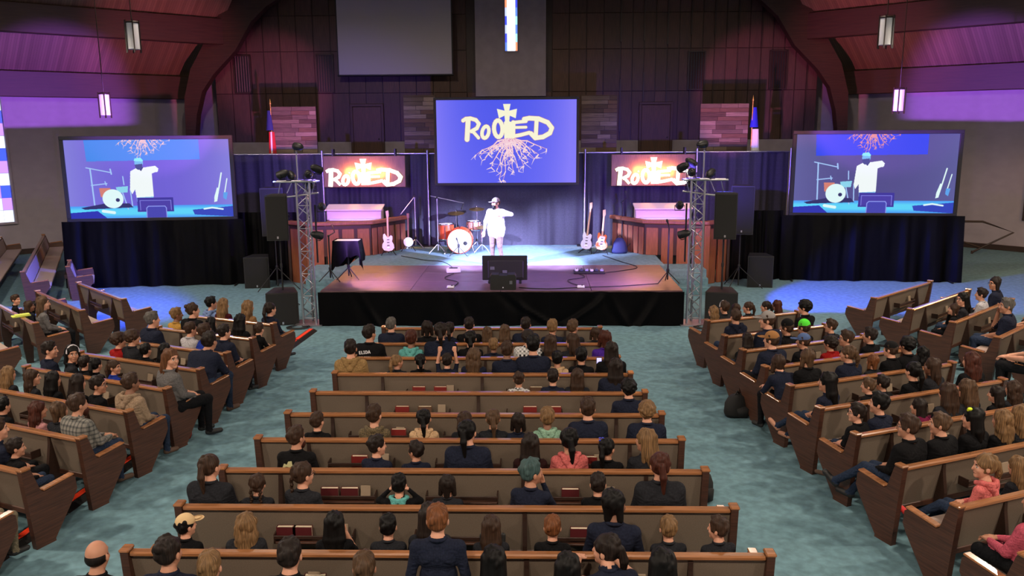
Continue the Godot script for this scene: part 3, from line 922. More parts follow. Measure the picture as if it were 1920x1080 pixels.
func mic_stand(at: Vector3, h: float, boom: Array, label: String, straight := false) -> void:
	var t := thing("microphone_stand", label, "mic stand", at, 0.0, "microphone stands on stage")
	tripod(t, 0.0, h, 0.28, mats.gear_black if straight else mats.alu)
	var tip := Vector3(0, h, 0)
	if boom.size() == 2:
		tip = boom[1]
		put(MB.new().tube([boom[0], boom[1]], 0.012, 6), "boom", mats.gear_black if straight else mats.alu, t)
		put(MB.new().bx(0, h, 0, 0.05, 0.05, 0.05, 0.01), "clutch", mats.black, t)
	put(MB.new().lathe([Vector2(0.001, 0), Vector2(0.012, 0.0), Vector2(0.018, 0.12), Vector2(0.028, 0.15), Vector2(0.024, 0.19), Vector2(0.001, 0.2)], Transform3D(Basis(Vector3(0, 0, 1), 0.3 if straight else 2.8), tip), 10), "microphone", mats.gear_black, t)

func guitar(at: Vector3, yaw: float, lean: float, body: Material, kind: String, label: String) -> void:
	var t := thing(kind, label, "guitar" if kind != "banjo" else "banjo", at, yaw)
	var b := T(0, 0.12, 0.1, 0, -lean)
	if kind == "banjo":
		put(MB.new().lathe([Vector2(0.001, -0.03), Vector2(0.14, -0.03), Vector2(0.14, 0.03), Vector2(0.001, 0.032)], b * T(0, 0.14, 0, 0, 90), 22), "body", body, t)
		put(MB.new().lathe([Vector2(0.135, -0.035), Vector2(0.15, -0.03), Vector2(0.15, 0.03), Vector2(0.135, 0.035)], b * T(0, 0.14, 0, 0, 90), 22), "rim", mats.chrome, t)
		put(MB.new().box(b * T(0, 0.55, 0.02), Vector3(0.045, 0.56, 0.03), 0.008), "neck", mats.desk_wood, t)
		put(MB.new().box(b * T(0, 0.89, 0.02), Vector3(0.075, 0.14, 0.025), 0.01), "headstock", mats.desk_wood, t)
	else:
		var out := P2([[-0.12, 0.02], [-0.17, 0.1], [-0.16, 0.19], [-0.115, 0.26], [-0.14, 0.36], [-0.13, 0.46], [-0.09, 0.48], [-0.04, 0.4], [0.03, 0.39], [0.08, 0.43], [0.12, 0.4], [0.12, 0.33], [0.1, 0.26], [0.15, 0.17], [0.16, 0.08], [0.1, 0.01], [0, -0.01]], 1.0)
		put(MB.new().prism(out, -0.022, 0.022, b), "body", body, t)
		var pg := P2([[-0.08, 0.12], [-0.1, 0.3], [-0.06, 0.38], [0.03, 0.37], [0.09, 0.36], [0.07, 0.24], [0.11, 0.13], [0.02, 0.1]], 1.0)
		put(MB.new().prism(pg, 0.022, 0.027, b), "pickguard", mats.white, t)
		var nl := 0.75 if kind == "bass_guitar" else 0.56
		put(MB.new().box(b * T(0, 0.37 + nl / 2, 0.028), Vector3(0.05, nl, 0.024), 0.006), "neck", mat("maple", Color(0.75, 0.6, 0.45), 0.4), t)
		put(MB.new().prism(P2([[-0.03, 0], [0.03, 0], [0.045, 0.06], [0.03, 0.19], [-0.045, 0.17]], 1.0), -0.008, 0.01, b * T(0, 0.37 + nl, 0.026)), "headstock", mat("maple", Color(0.75, 0.6, 0.45), 0.4), t)
		for k in 3:
			put(MB.new().box(b * T(0, 0.15 + k * 0.08, 0.032), Vector3(0.07, 0.02, 0.014), 0.004), "pickup", mats.black, t)
		put(MB.new().box(b * T(0, 0.09, 0.032), Vector3(0.06, 0.03, 0.012), 0.004), "bridge", mats.chrome, t)
	# stand
	var st := thing("guitar_stand", "black tubular stand holding the " + label, "stand", at, yaw, "guitar stands")
	put(MB.new().tube([Vector3(0, 0.02, -0.16), Vector3(0, 0.62, -0.18)], 0.012, 6), "post", mats.gear_black, st)
	for s in [-1, 1]:
		put(MB.new().tube([Vector3(0, 0.25, -0.165), Vector3(s * 0.2, 0.012, 0.16)], 0.012, 6), "leg", mats.gear_black, st)
		put(MB.new().tube([Vector3(0, 0.2, -0.16), Vector3(s * 0.08, 0.1, -0.1), Vector3(s * 0.08, 0.085, 0.16)], 0.01, 6), "cradle", mats.gear_black, st)

func cymbal(at: Vector3, h: float, r: float, label: String) -> void:
	var t := thing("cymbal_stand", label, "cymbal", at, 0.0, "cymbals of the drum kit")
	tripod(t, 0.0, h, 0.26, mats.chrome)
	put(MB.new().lathe([Vector2(0.01, 0.035), Vector2(0.05, 0.03), Vector2(0.07, 0.012), Vector2(r, -0.01), Vector2(r, -0.014), Vector2(0.06, 0.006), Vector2(0.01, 0.02)], T(0, h - 0.03, 0, 0, 8), 24), "cymbal", mat("brass", Color(0.75, 0.62, 0.35), 0.3, null, Vector3.ONE, 0.9), t)
	put(MB.new().lathe([Vector2(0.001, 0), Vector2(0.012, 0), Vector2(0.012, 0.05), Vector2(0.001, 0.05)], T(0, h, 0), 8), "wing_nut", mats.chrome, t)

func drum(called: String, label: String, at: Vector3, x: Transform3D, r: float, d: float, shell: Material, head: Material, legs: bool) -> void:
	var t := thing(called, label, "drum", at, 0.0)
	put(MB.new().lathe([Vector2(r - 0.02, -d / 2), Vector2(r, -d / 2), Vector2(r, d / 2), Vector2(r - 0.02, d / 2)], x, 28), "shell", shell, t)
	for s in [-1.0, 1.0]:
		put(MB.new().lathe([Vector2(r - 0.01, s * d / 2 - 0.02), Vector2(r + 0.014, s * d / 2 - 0.02), Vector2(r + 0.014, s * d / 2 + 0.015), Vector2(r - 0.01, s * d / 2 + 0.015)], x, 28), "hoop", mats.chrome if r < 0.25 else shell, t)
		put(MB.new().lathe([Vector2(0.001, s * d / 2 - 0.004), Vector2(r, s * d / 2 - 0.004), Vector2(r, s * d / 2 + 0.004), Vector2(0.001, s * d / 2 + 0.004)], x, 28), "drum_head", head, t)
	for k in 8:
		var a := TAU * k / 8.0
		put(MB.new().box(x * T(cos(a) * (r + 0.012), 0, sin(a) * (r + 0.012)), Vector3(0.02, d * 0.85, 0.02), 0.004), "lug", mats.chrome, t)
	if legs:
		for k in 3:
			var a := TAU * k / 3.0 + 0.4
			put(MB.new().tube([Vector3(cos(a) * (r + 0.02), x.origin.y + 0.05, sin(a) * (r + 0.02)), Vector3(cos(a) * (r + 0.05), 0.0, sin(a) * (r + 0.05))], 0.01, 6), "leg", mats.chrome, t)

func cable(pts: Array, label: String, r := 0.01, m: Material = null) -> void:
	var c := Curve3D.new()
	for p in pts:
		c.add_point(p)
	for i in range(1, pts.size() - 1):
		var tn: Vector3 = (pts[i + 1] - pts[i - 1]) * 0.2
		c.set_point_in(i, -tn)
		c.set_point_out(i, tn)
	var o := put(MB.new().tube(Array(c.tessellate(3, 6)), r, 5), "cable", m if m else mats.black)
	tag(o, label, "cable", "cables on the stage and floor")

func gear() -> void:
	# lighting towers
	for s in [-1.0, 1.0]:
		var t := thing("truss_tower", "aluminium lattice truss tower at the %s corner of the deck" % ("drum-side" if s < 0 else "guitar-side"), "truss", Vector3(s * 4.16, 0, -17.55), 0.0, "truss towers")
		var cs := [Vector3(-0.14, 0, 0.1), Vector3(0.14, 0, 0.1), Vector3(0, 0, -0.15)]
		for c in cs:
			put(MB.new().tube([c + Vector3(0, 0.03, 0), c + Vector3(0, 3.1, 0)], 0.025, 8), "chord", mats.alu, t)
		for k in 12:
			var y := 0.15 + k * 0.245
			for j in 3:
				put(MB.new().tube([cs[j] + Vector3(0, y + (0.0 if k % 2 == 0 else 0.235), 0), cs[(j + 1) % 3] + Vector3(0, y + (0.235 if k % 2 == 0 else 0.0), 0)], 0.011, 5), "brace", mats.alu, t)
			if k % 2 == 0:
				put(MB.new().tube([cs[0] + Vector3(0, y, 0), cs[1] + Vector3(0, y, 0)], 0.011, 5), "brace", mats.alu, t)
		put(MB.new().bx(0, 0.015, 0, 0.6, 0.03, 0.6, 0.005), "base_plate", mats.alu, t)
		put(MB.new().bx(0, 3.12, 0, 0.42, 0.03, 0.4, 0.005), "top_plate", mats.alu, t)
		put(MB.new().tube([Vector3(s * 0.11, 3.1, 0.05), Vector3(s * 0.11, 3.74, 0.05)], 0.018, 8), "riser", mats.alu, t)
		# short outrigger at the top
		for q in [[3.1, 0.1], [3.1, -0.15], [2.86, -0.02]]:
			put(MB.new().tube([Vector3(-s * 0.3, q[0], q[1]), Vector3(s * 0.62, q[0] - (0.12 if q[0] < 3.0 else 0.0), q[1])], 0.02, 8), "outrigger", mats.alu, t)
		for k in 5:
			put(MB.new().tube([Vector3(s * (-0.25 + k * 0.18), 3.1, 0.1 if k % 2 == 0 else -0.15), Vector3(s * (-0.16 + k * 0.18), 2.85, -0.02)], 0.01, 5), "brace", mats.alu, t)
		put(MB.new().tube([Vector3(-s * 0.2, 1.35, -0.05), Vector3(-s * 0.2, 2.6, -0.05)], 0.02, 6), "side_bar", mats.black, t)
		# loudspeakers
		var n := "drum" if s < 0 else "guitar"
		var sub := thing("subwoofer", "black subwoofer box on the floor in front of the %s-side tower" % n, "speaker", Vector3(s * 4.8, 0, -17.72), -s * 12.0, "front subwoofers")
		speaker_box(sub, 0.0, 0.68, 0.72, 0.68, mat("sub_black", Color(0.1, 0.085, 0.085), 0.55))
		var pl := thing("speaker_pole", "black pole rising from the %s-side subwoofer" % n, "pole", Vector3(s * 4.8, 0.72, -17.72), 0.0, "speaker poles")
		put(MB.new().tube([Vector3.ZERO, Vector3(0, 1.12, 0)], 0.02, 8), "tube", mats.black, pl)
		put(MB.new().lathe([Vector2(0.03, 0.5), Vector2(0.03, 0.58), Vector2(0.02, 0.59)], Transform3D(), 8), "collar", mats.black, pl)
		var pa := thing("loudspeaker", "tall black loudspeaker on pole above the %s-side subwoofer" % n, "speaker", Vector3(s * 4.8, 1.84, -17.72), -s * 8.0, "main loudspeakers")
		speaker_box(pa, 0.0, 0.47, 0.98, 0.42, mats.gear_black)
		var tr := thing("speaker_tripod", "black tripod stand behind the %s-side subwoofer" % n, "stand", Vector3(s * 6.1, 0, -21.5), 20.0, "speaker tripods")
		tripod(tr, 0.0, 1.45, 0.62, mats.gear_black)
		var pb := thing("loudspeaker", "second black loudspeaker on tripod behind the %s-side one" % n, "speaker", Vector3(s * 6.1, 1.45, -21.5), -s * 10.0, "rear loudspeakers")
		speaker_box(pb, 0.0, 0.58, 1.25, 0.45, mats.gear_black)
		var bs := thing("subwoofer", "black speaker cabinet on the floor against the %s-side drape" % n, "speaker", Vector3(s * 6.72, 0, -21.9), -s * 6.0, "back subwoofers")
		speaker_box(bs, 0.0, 0.66, 0.84, 0.6, mats.gear_black)
	# monitor, wedge
	var tv := thing("stage_tv", "flat TV on the deck seen from behind", "tv", Vector3(0.07, 0.75, -18.4))
	put(MB.new().bx(0, 0.34, 0, 1.02, 0.56, 0.05, 0.012), "panel", mats.black, tv)
	put(MB.new().bx(0.02, 0.31, 0.035, 0.8, 0.4, 0.04, 0.012), "back_cover", mats.gear_black, tv)
	put(MB.new().bx(-0.28, 0.34, 0.058, 0.1, 0.07, 0.006), "label_plate", mat("grey_plate", Color(0.35, 0.36, 0.4), 0.5), tv)
	put(MB.new().bx(0, 0.26, 0.06, 0.1, 0.06, 0.015, 0.005), "mount", mat("grey_plate", Color(0.35, 0.36, 0.4), 0.5), tv)
	for s in [-1, 1]:
		put(MB.new().bx(s * 0.35, 0.03, 0.02, 0.06, 0.06, 0.26, 0.01), "foot", mats.black, tv)
	var wd := thing("floor_monitor", "small black wedge monitor in front of the TV", "speaker", Vector3(0.06, 0.75, -17.66))
	put(MB.new().prism(P2([[-0.28, 0.02], [-0.26, 0], [0.26, 0], [0.28, 0.02], [0.28, 0.29], [0.25, 0.34], [0.1, 0.34], [0.08, 0.32], [-0.08, 0.32], [-0.1, 0.34], [-0.25, 0.34], [-0.28, 0.29]], 1.0), -0.16, 0.16), "cabinet", mats.gear_black, wd)
	put(MB.new().bx(0.17, 0.17, 0.165, 0.06, 0.07, 0.01), "label_plate", mat("grey_plate", Color(0.35, 0.36, 0.4), 0.5), wd)
	put(MB.new().bx(0, 0.06, 0.165, 0.02, 0.02, 0.01), "badge", mats.white, wd)
	# cloth covered stand and its neighbour
	var tb := thing("cloth_covered_table", "small stand draped in ragged black cloth on the deck corner", "table", Vector3(-3.58, 0.75, -18.85))
	put(MB.new().bx(0, 0.9, 0, 0.56, 0.04, 0.4, 0.01), "table_top", mats.white, tb)
	tripod(tb, 0.0, 0.88, 0.3, mats.gear_black)
	var cl := MB.new()
	var rows := []
	for j in 9:
		var row := []
		for i in 44:
			var a := TAU * i / 44.0
			var cx := clampf(cos(a) * 0.45, -0.3, 0.3)
			var cz := clampf(sin(a) * 0.36, -0.22, 0.22)
			var dr := 0.5 + 0.16 * sin(a * 3.0 + 1.0) + 0.05 * sin(a * 11.0)
			row.append(Vector3(cx * (1.0 + j * 0.012) + sin(a * 9.0) * 0.004 * j, 0.93 - dr * j / 8.0, cz * (1.0 + j * 0.015) + cos(a * 8.0) * 0.004 * j))
		rows.append(row)
	cl.ring(rows, true, false)
	put(cl, "cloth", mats.black_cloth, tb)
	mic_stand(Vector3(-3.95, 0.75, -18.6), 1.05, [Vector3(0, 1.05, 0), Vector3(0.12, 1.12, -0.1)], "short black microphone stand beside the cloth-covered table", true)
	# drums
	var shell := mat("drum_shell", Color(0.72, 0.28, 0.14), 0.3)
	var hd := mat("drum_skin", Color(0.88, 0.88, 0.9), 0.5)
	drum("bass_drum", "white-headed bass drum on the platform", Vector3(-1.33, 0.75, -22.9), T(0, 0.36, 0, 0, 90), 0.34, 0.42, shell, hd, false)
	var bd := get_node("bass_drum")
	put(MB.new().lathe([Vector2(0.001, 0), Vector2(0.06, 0), Vector2(0.06, 0.006), Vector2(0.001, 0.006)], T(0.16, 0.3, 0.214, 0, 90), 16), "sound_hole", mats.black, bd)
	for s in [-1, 1]:
		put(MB.new().tube([Vector3(s * 0.3, 0.3, 0.1), Vector3(s * 0.42, 0.012, 0.25)], 0.012, 6), "spur", mats.chrome, bd)
	drum("floor_tom", "orange floor tom drum on legs left of the bass drum".replace("left of", "beside"), Vector3(-1.75, 0.75, -23.15), T(0, 0.58, 0), 0.22, 0.42, shell, hd, true)
	drum("rack_tom", "small tom drum mounted above the bass drum", Vector3(-0.98, 0.75, -23.4), T(0, 0.72, 0), 0.19, 0.24, mat("tom_shell", Color(0.78, 0.5, 0.42), 0.3), hd, true)
	cymbal(Vector3(-1.5, 0.75, -23.6), 1.08, 0.24, "brass crash cymbal on stand above the floor tom")
	cymbal(Vector3(-0.9, 0.75, -23.55), 1.2, 0.22, "brass ride cymbal on stand near the speaker")
	cymbal(Vector3(-0.72, 0.75, -22.95), 0.75, 0.18, "low hi-hat cymbals on a chrome stand")
	var tn := thing("drum_throne", "round black drum stool behind the bass drum", "stool", Vector3(-1.3, 0.75, -23.75))
	put(MB.new().lathe([Vector2(0.001, 0.5), Vector2(0.17, 0.5), Vector2(0.18, 0.55), Vector2(0.15, 0.58), Vector2(0.001, 0.58)], Transform3D(), 18), "seat", mats.black, tn)
	tripod(tn, 0.0, 0.5, 0.24, mats.chrome)
	mic_stand(Vector3(-1.95, 0.75, -22.85), 1.55, [Vector3(-0.18, 1.6, 0), Vector3(0.74, 1.4, 0)], "tall boom microphone stand reaching over the drums")
	mic_stand(Vector3(-1.33, 0.75, -22.35), 0.32, [], "tiny microphone stand before the bass drum", true)
	mic_stand(Vector3(3.72, 0.75, -18.3), 1.25, [], "straight black microphone stand on the guitar-side deck corner", true)
	mic_stand(Vector3(3.22, 0.75, -23.3), 1.35, [Vector3(-0.05, 1.35, 0), Vector3(0.12, 1.5, 0.1)], "black microphone stand by the guitar-side choir rail end", true)
	mic_stand(Vector3(3.45, 0.75, -23.0), 1.2, [], "slim microphone stand against the guitar-side choir rail", true)
	mic_stand(Vector3(-2.72, 0.75, -23.9), 1.5, [Vector3(0.0, 1.5, 0), Vector3(-0.4, 1.0, 0.1)], "boom microphone stand behind the banjo")
	guitar(Vector3(-3.3, 0.75, -22.6), 10.0, 14.0, mats.white, "electric_guitar", "white electric guitar by the drum-side choir rail")
	guitar(Vector3(-2.85, 0.75, -23.35), 5.0, 12.0, mat("banjo_skin", Color(0.9, 0.88, 0.84), 0.5), "banjo", "banjo with white round body")
	guitar(Vector3(2.22, 0.75, -22.85), -28.0, 16.0, mats.white, "bass_guitar", "white bass guitar near the drape")
	guitar(Vector3(2.62, 0.75, -22.7), -20.0, 16.0, mat("sunburst", Color(0.75, 0.36, 0.1), 0.3), "electric_guitar", "orange sunburst electric guitar")
	var bp := thing("equipment_bag", "dark blue bag slumped beside the guitars", "bag", Vector3(3.1, 0.75, -22.75))
	put(MB.new().lathe([Vector2(0.001, 0), Vector2(0.2, 0.0), Vector2(0.23, 0.08), Vector2(0.17, 0.3), Vector2(0.09, 0.42), Vector2(0.001, 0.44)], Transform3D(Basis.from_scale(Vector3(1, 1, 0.6)), Vector3.ZERO), 14), "bag_body", mat("bag_blue", Color(0.1, 0.14, 0.32), 0.8), bp)
	put(MB.new().tube([Vector3(-0.1, 0.4, 0), Vector3(0, 0.52, 0.03), Vector3(0.1, 0.4, 0)], 0.012, 6), "strap", mats.black, bp)
	# pedals, boxes and cables on the deck
	var pb2 := thing("pedal_board", "black pedal board with small pedals on the deck", "pedals", Vector3(2.05, 0.75, -19.6))
	put(MB.new().bx(0, 0.03, 0, 0.75, 0.05, 0.3, 0.01), "tray", mats.black, pb2)
	for k in 6:
		var pd := put(MB.new().bx(-0.3 + k * 0.12, 0.08, 0.02 * (k % 2), 0.08, 0.05, 0.13, 0.01), "pedal", mat("pedal%d" % (k % 3), [Color(0.75, 0.75, 0.8), Color(0.2, 0.22, 0.3), Color(0.55, 0.55, 0.65)][k % 3], 0.4), pb2)
		put(MB.new().lathe([Vector2(0.001, 0), Vector2(0.014, 0), Vector2(0.014, 0.02), Vector2(0.001, 0.02)], T(-0.3 + k * 0.12, 0.105, 0.04), 8), "foot_switch", mats.chrome, pd)
	var wb := thing("white_box", "white control box on the deck below the drums", "box", Vector3(-1.22, 0.75, -19.7))
	put(MB.new().box(T(0, 0.06, 0, 8), Vector3(0.34, 0.1, 0.2), 0.015), "case", mats.white, wb)
	put(MB.new().bx(0, 0.12, 0, 0.2, 0.01, 0.1), "key_row", mats.gear_black, wb)
	for k in 2:
		var pw := thing("power_strip", "small white power outlet on the %s" % ["deck edge below the drums", "deck edge below the pedals"][k], "outlet", Vector3([-1.1, 1.75][k], 0.75, -17.75))
		put(MB.new().bx(0, 0.03, 0, 0.16, 0.05, 0.08, 0.01), "block", mats.white, pw)
		put(MB.new().bx(0.03, 0.06, 0, 0.04, 0.02, 0.04), "plug", mats.black, pw)
	cable([Vector3(-2.9, 0.762, -22.3), Vector3(-2.2, 0.762, -21.6), Vector3(-1.6, 0.762, -21.2), Vector3(-1.2, 0.762, -19.9)], "thin black cable from drum-side guitar across the carpet")
	cable([Vector3(-1.2, 0.762, -19.5), Vector3(-1.35, 0.762, -18.9), Vector3(-1.0, 0.762, -18.4), Vector3(-1.1, 0.762, -17.8)], "black cable between the white box and outlet")
	cable([Vector3(0.4, 0.762, -17.75), Vector3(1.0, 0.762, -17.6), Vector3(1.7, 0.762, -17.75), Vector3(2.6, 0.762, -17.9), Vector3(3.5, 0.762, -18.2)], "black cable along the deck front to the microphone stand")
	cable([Vector3(2.4, 0.762, -19.6), Vector3(2.9, 0.762, -19.9), Vector3(3.3, 0.762, -20.4), Vector3(3.0, 0.762, -21.2), Vector3(2.6, 0.762, -22.3)], "black cable from the pedals back to the guitars")
	cable([Vector3(1.7, 0.762, -18.0), Vector3(1.5, 0.762, -18.6), Vector3(1.9, 0.762, -19.0), Vector3(1.8, 0.762, -19.4)], "loose black cable below the pedal board")
	for s in [-1.0, 1.0]:
		var pts := []
		for k in 26:
			pts.append(Vector3(s * 4.35 + cos(k * 1.1) * (0.12 + 0.006 * k), 0.015 + 0.004 * (k % 5), -17.15 + sin(k * 1.1) * (0.1 + 0.004 * k)))
		cable(pts, "coiled black cable heap at the foot of the %s-side tower" % ("drum" if s < 0 else "guitar"))
	# flags
	for s in [-1.0, 1.0]:
		var t := thing("flag", "furled red, white and navy flag on a pole" if s < 0 else "furled white flag with blue canton on a pole", "flag", Vector3(s * 7.42, 0, -26.0))
		put(MB.new().tube([Vector3.ZERO, Vector3(0, 4.95, 0)], 0.02, 8), "pole", mat("gold", Color(0.75, 0.6, 0.3), 0.35, null, Vector3.ONE, 0.8), t)
		put(MB.new().lathe([Vector2(0.001, 0), Vector2(0.04, 0.03), Vector2(0.02, 0.1), Vector2(0.001, 0.2)], T(0, 4.92, 0), 8), "finial", mat("gold", Color(0.75, 0.6, 0.3), 0.35, null, Vector3.ONE, 0.8), t)
		put(MB.new().lathe([Vector2(0.001, 0), Vector2(0.2, 0), Vector2(0.18, 0.05), Vector2(0.03, 0.08)], Transform3D(), 14), "base", mats.black, t)
		var cols := [Color(0.12, 0.14, 0.4), Color(0.7, 0.12, 0.14), Color(0.85, 0.85, 0.88), Color(0.7, 0.12, 0.14)] if s < 0 else [Color(0.12, 0.16, 0.75), Color(0.85, 0.85, 0.88), Color(0.85, 0.85, 0.88), Color(0.85, 0.85, 0.88)]
		for k in 4:
			var rr := []
			for j in 7:
				var row := []
				var y := (4.75 - j * 0.1) if k == 0 else (4.1 - j * 0.14)
				for i in 14:
					var a := TAU * i / 14.0
					var wd2: float = (0.05 + j * 0.01 if k == 0 else 0.07 + j * 0.014)
					row.append(Vector3(s * 0.06 + (k - 1) * 0.05 * (0.0 if k == 0 else 1.0) + cos(a) * wd2 * (1.0 + 0.25 * sin(a * 4)) * (1.0 if k == 0 else 0.55), y, sin(a) * wd2 * 0.6))
				rr.append(row)
			var fm := MB.new()
			fm.ring(rr, true, true)
			put(fm, "cloth", mat("flag%d%d" % [k, int(s)], cols[k], 0.8), t)
	# salvaged plank panels
	var panels := [[-7.56, -6.14, 4.88, "with pink light by the drum-side flag"], [-3.36, -2.35, 5.21, "behind the centre screen on drum side"], [2.22, 3.34, 5.17, "behind the centre screen on guitar side"], [5.93, 7.43, 4.89, "with pink light by the guitar-side flag"]]
	var pr := RandomNumberGenerator.new()
	pr.seed = 21
	for k in 4:
		var t := thing("plank_panel", "standing panel of salvaged grey-brown planks " + panels[k][3], "panel", Vector3((panels[k][0] + panels[k][1]) / 2, 0, -26.5), 0.0, "plank panels")
		var w: float = panels[k][1] - panels[k][0]
		var top: float = panels[k][2]
		put(MB.new().bx(0, top / 2, -0.03, w, top - 0.02, 0.04), "backing", mats.pew_dark, t)
		var y := 2.9
		while y < top - 0.02:
			var h := minf(0.132, top - y)
			var x := -w / 2
			while x < w / 2 - 0.02:
				var ln := minf(pr.randf_range(0.35, 0.95), w / 2 - x)
				if w / 2 - x - ln < 0.15:
					ln = w / 2 - x
				var ci := pr.randi_range(0, 4)
				var th := pr.randf_range(0.015, 0.035)
				put(MB.new().bx(x + ln / 2, y + h / 2, th / 2 - 0.01, ln - 0.008, h - 0.008, th, 0.003), "plank", mat("barn%d" % ci, [Color(0.42, 0.36, 0.31), Color(0.5, 0.43, 0.37), Color(0.35, 0.28, 0.23), Color(0.58, 0.51, 0.45), Color(0.44, 0.34, 0.27)][ci], 0.85, tex("wood", 256, 256, 1.2, 26.0, 0.72, 1.0, 4), Vector3(0.8, 1.2, 1)), t)
				x += ln
			y += h
		put(MB.new().bx(-w / 2 + 0.05, 1.4, 0.0, 0.08, 2.8, 0.06).bx(w / 2 - 0.05, 1.4, 0.0, 0.08, 2.8, 0.06), "leg_frame", mats.pew_dark, t)

func pews() -> void:
	var ordn := ["first", "second", "third", "fourth", "fifth", "sixth", "seventh", "eighth", "ninth", "tenth", "eleventh"]
	for p in PEWS:
		var L: float = p[5]
		var where := ""
		if p[0] == "central":
			where = "in the centre block, %s from the stage" % ordn[p[1]]
		elif p[0] == "sideways":
			where = ["facing sideways by the drum-side wall, longer inner one", "facing sideways by the drum-side wall, outer one", "short one by the drum-side screen skirt"][p[1]]
		elif p[0] in ["window-side", "handrail-side"]:
			where = "in the outer %s block, %s from front" % [p[0], ordn[p[1]]]
		else:
			where = "in the %s block, %s from front" % [p[0], ordn[p[1]]]
		var t := thing("church_pew", "brown wooden pew " + where, "pew", Vector3(p[2], 0, p[3]), p[4], "church pews")
		pew(t, L)

func pew(t: Node3D, L: float) -> void:
	# the rear face looks to +z, people face -z; the rail's top lies over z = 0
	var lean := rad_to_deg(atan2(0.09, 0.5))
	put(MB.new().box(T(0, 0.60, -0.055, 0, lean), Vector3(L - 0.12, 0.46, 0.035), 0.004), "back_panel", mats.pew_back, t)
	put(MB.new().box(T(0, 0.62, -0.082, 0, lean), Vector3(L - 0.13, 0.36, 0.03), 0.012), "back_cushion", mats.cushion, t)
	put(MB.new().bx(0, 0.838, -0.005, L - 0.12, 0.045, 0.075, 0.012), "top_rail", mats.pew_rail, t)
	put(MB.new().bx(0, 0.37, -0.09, L - 0.12, 0.06, 0.05, 0.006), "lower_rail", mats.pew_wood, t)
	put(MB.new().bx(0, 0.395, -0.33, L - 0.12, 0.035, 0.44, 0.008), "seat", mats.pew_wood, t)
	put(MB.new().bx(0, 0.433, -0.34, L - 0.14, 0.045, 0.42, 0.018), "seat_cushion", mats.cushion, t)
	var prof := PackedVector2Array()
	# (forward, up): the end board, its foot cut away under the seat
	for q in [[-0.05, 0.87], [0.045, 0.87], [0.06, 0.84], [0.135, 0.60], [0.17, 0.575], [0.50, 0.615], [0.535, 0.59], [0.545, 0.46], [0.50, 0.38], [0.24, 0.03], [0.24, 0.0], [0.02, 0.0], [-0.01, 0.4]]:
		prof.append(Vector2(q[0], q[1]))
	for s in [-1.0, 1.0]:
		# local frame: profile x runs forward (-z), extruded along x
		var xf := Transform3D(Basis(Vector3(0, 0, -1), Vector3(0, 1, 0), Vector3(1, 0, 0)), Vector3(s * (L / 2 - 0.03), 0, 0))
		var ep := put(MB.new().prism(prof, -0.032, 0.032, xf), "end_panel", mats.pew_wood, t)
		put(MB.new().bx(s * (L / 2 - 0.03), 0.875, -0.0, 0.085, 0.03, 0.115, 0.01), "end_cap", mats.pew_rail, ep)
		put(MB.new().box(T(s * (L / 2 - 0.03), 0.61, -0.345, 0, 6.0), Vector3(0.078, 0.022, 0.36), 0.008), "arm_cap", mats.pew_rail, ep)
	var nb := maxi(2, int(round(L / 1.25)))
	for k in nb:
		var x := -L / 2 + L * (k + 0.5) / nb
		var br := PackedVector2Array([Vector2(-0.0, 0.80), Vector2(0.028, 0.80), Vector2(0.034, 0.72), Vector2(0.075, 0.5), Vector2(0.08, 0.3), Vector2(0.05, 0.0), Vector2(-0.06, 0.0), Vector2(-0.09, 0.4)])
		var xf2 := Transform3D(Basis(Vector3(0, 0, 1), Vector3(0, 1, 0), Vector3(-1, 0, 0)), Vector3(x, 0, -0.02))
		put(MB.new().prism(br, -0.02, 0.02, xf2), "bracket", mats.pew_dark, t)
	for k in nb - 1:
		var x := -L / 2 + L * (k + 1.0) / nb
		var rk := put(MB.new().bx(x, 0.545, 0.045, 0.72, 0.016, 0.12, 0.003), "book_rack", mats.pew_wood, t)
		put(MB.new().bx(x, 0.60, 0.102, 0.72, 0.035, 0.014, 0.003), "rack_lip", mats.pew_dark, rk)
		for s in [-1, 1]:
			put(MB.new().bx(x + s * 0.355, 0.585, 0.045, 0.012, 0.09, 0.12), "rack_side", mats.pew_dark, rk)
		if k % 2 == 0:
			put(MB.new().box(T(x + 0.25, 0.64, 0.03, 0, -lean), Vector3(0.1, 0.11, 0.012), 0.003), "card_holder", mat("card", Color(0.55, 0.48, 0.4), 0.7), t)

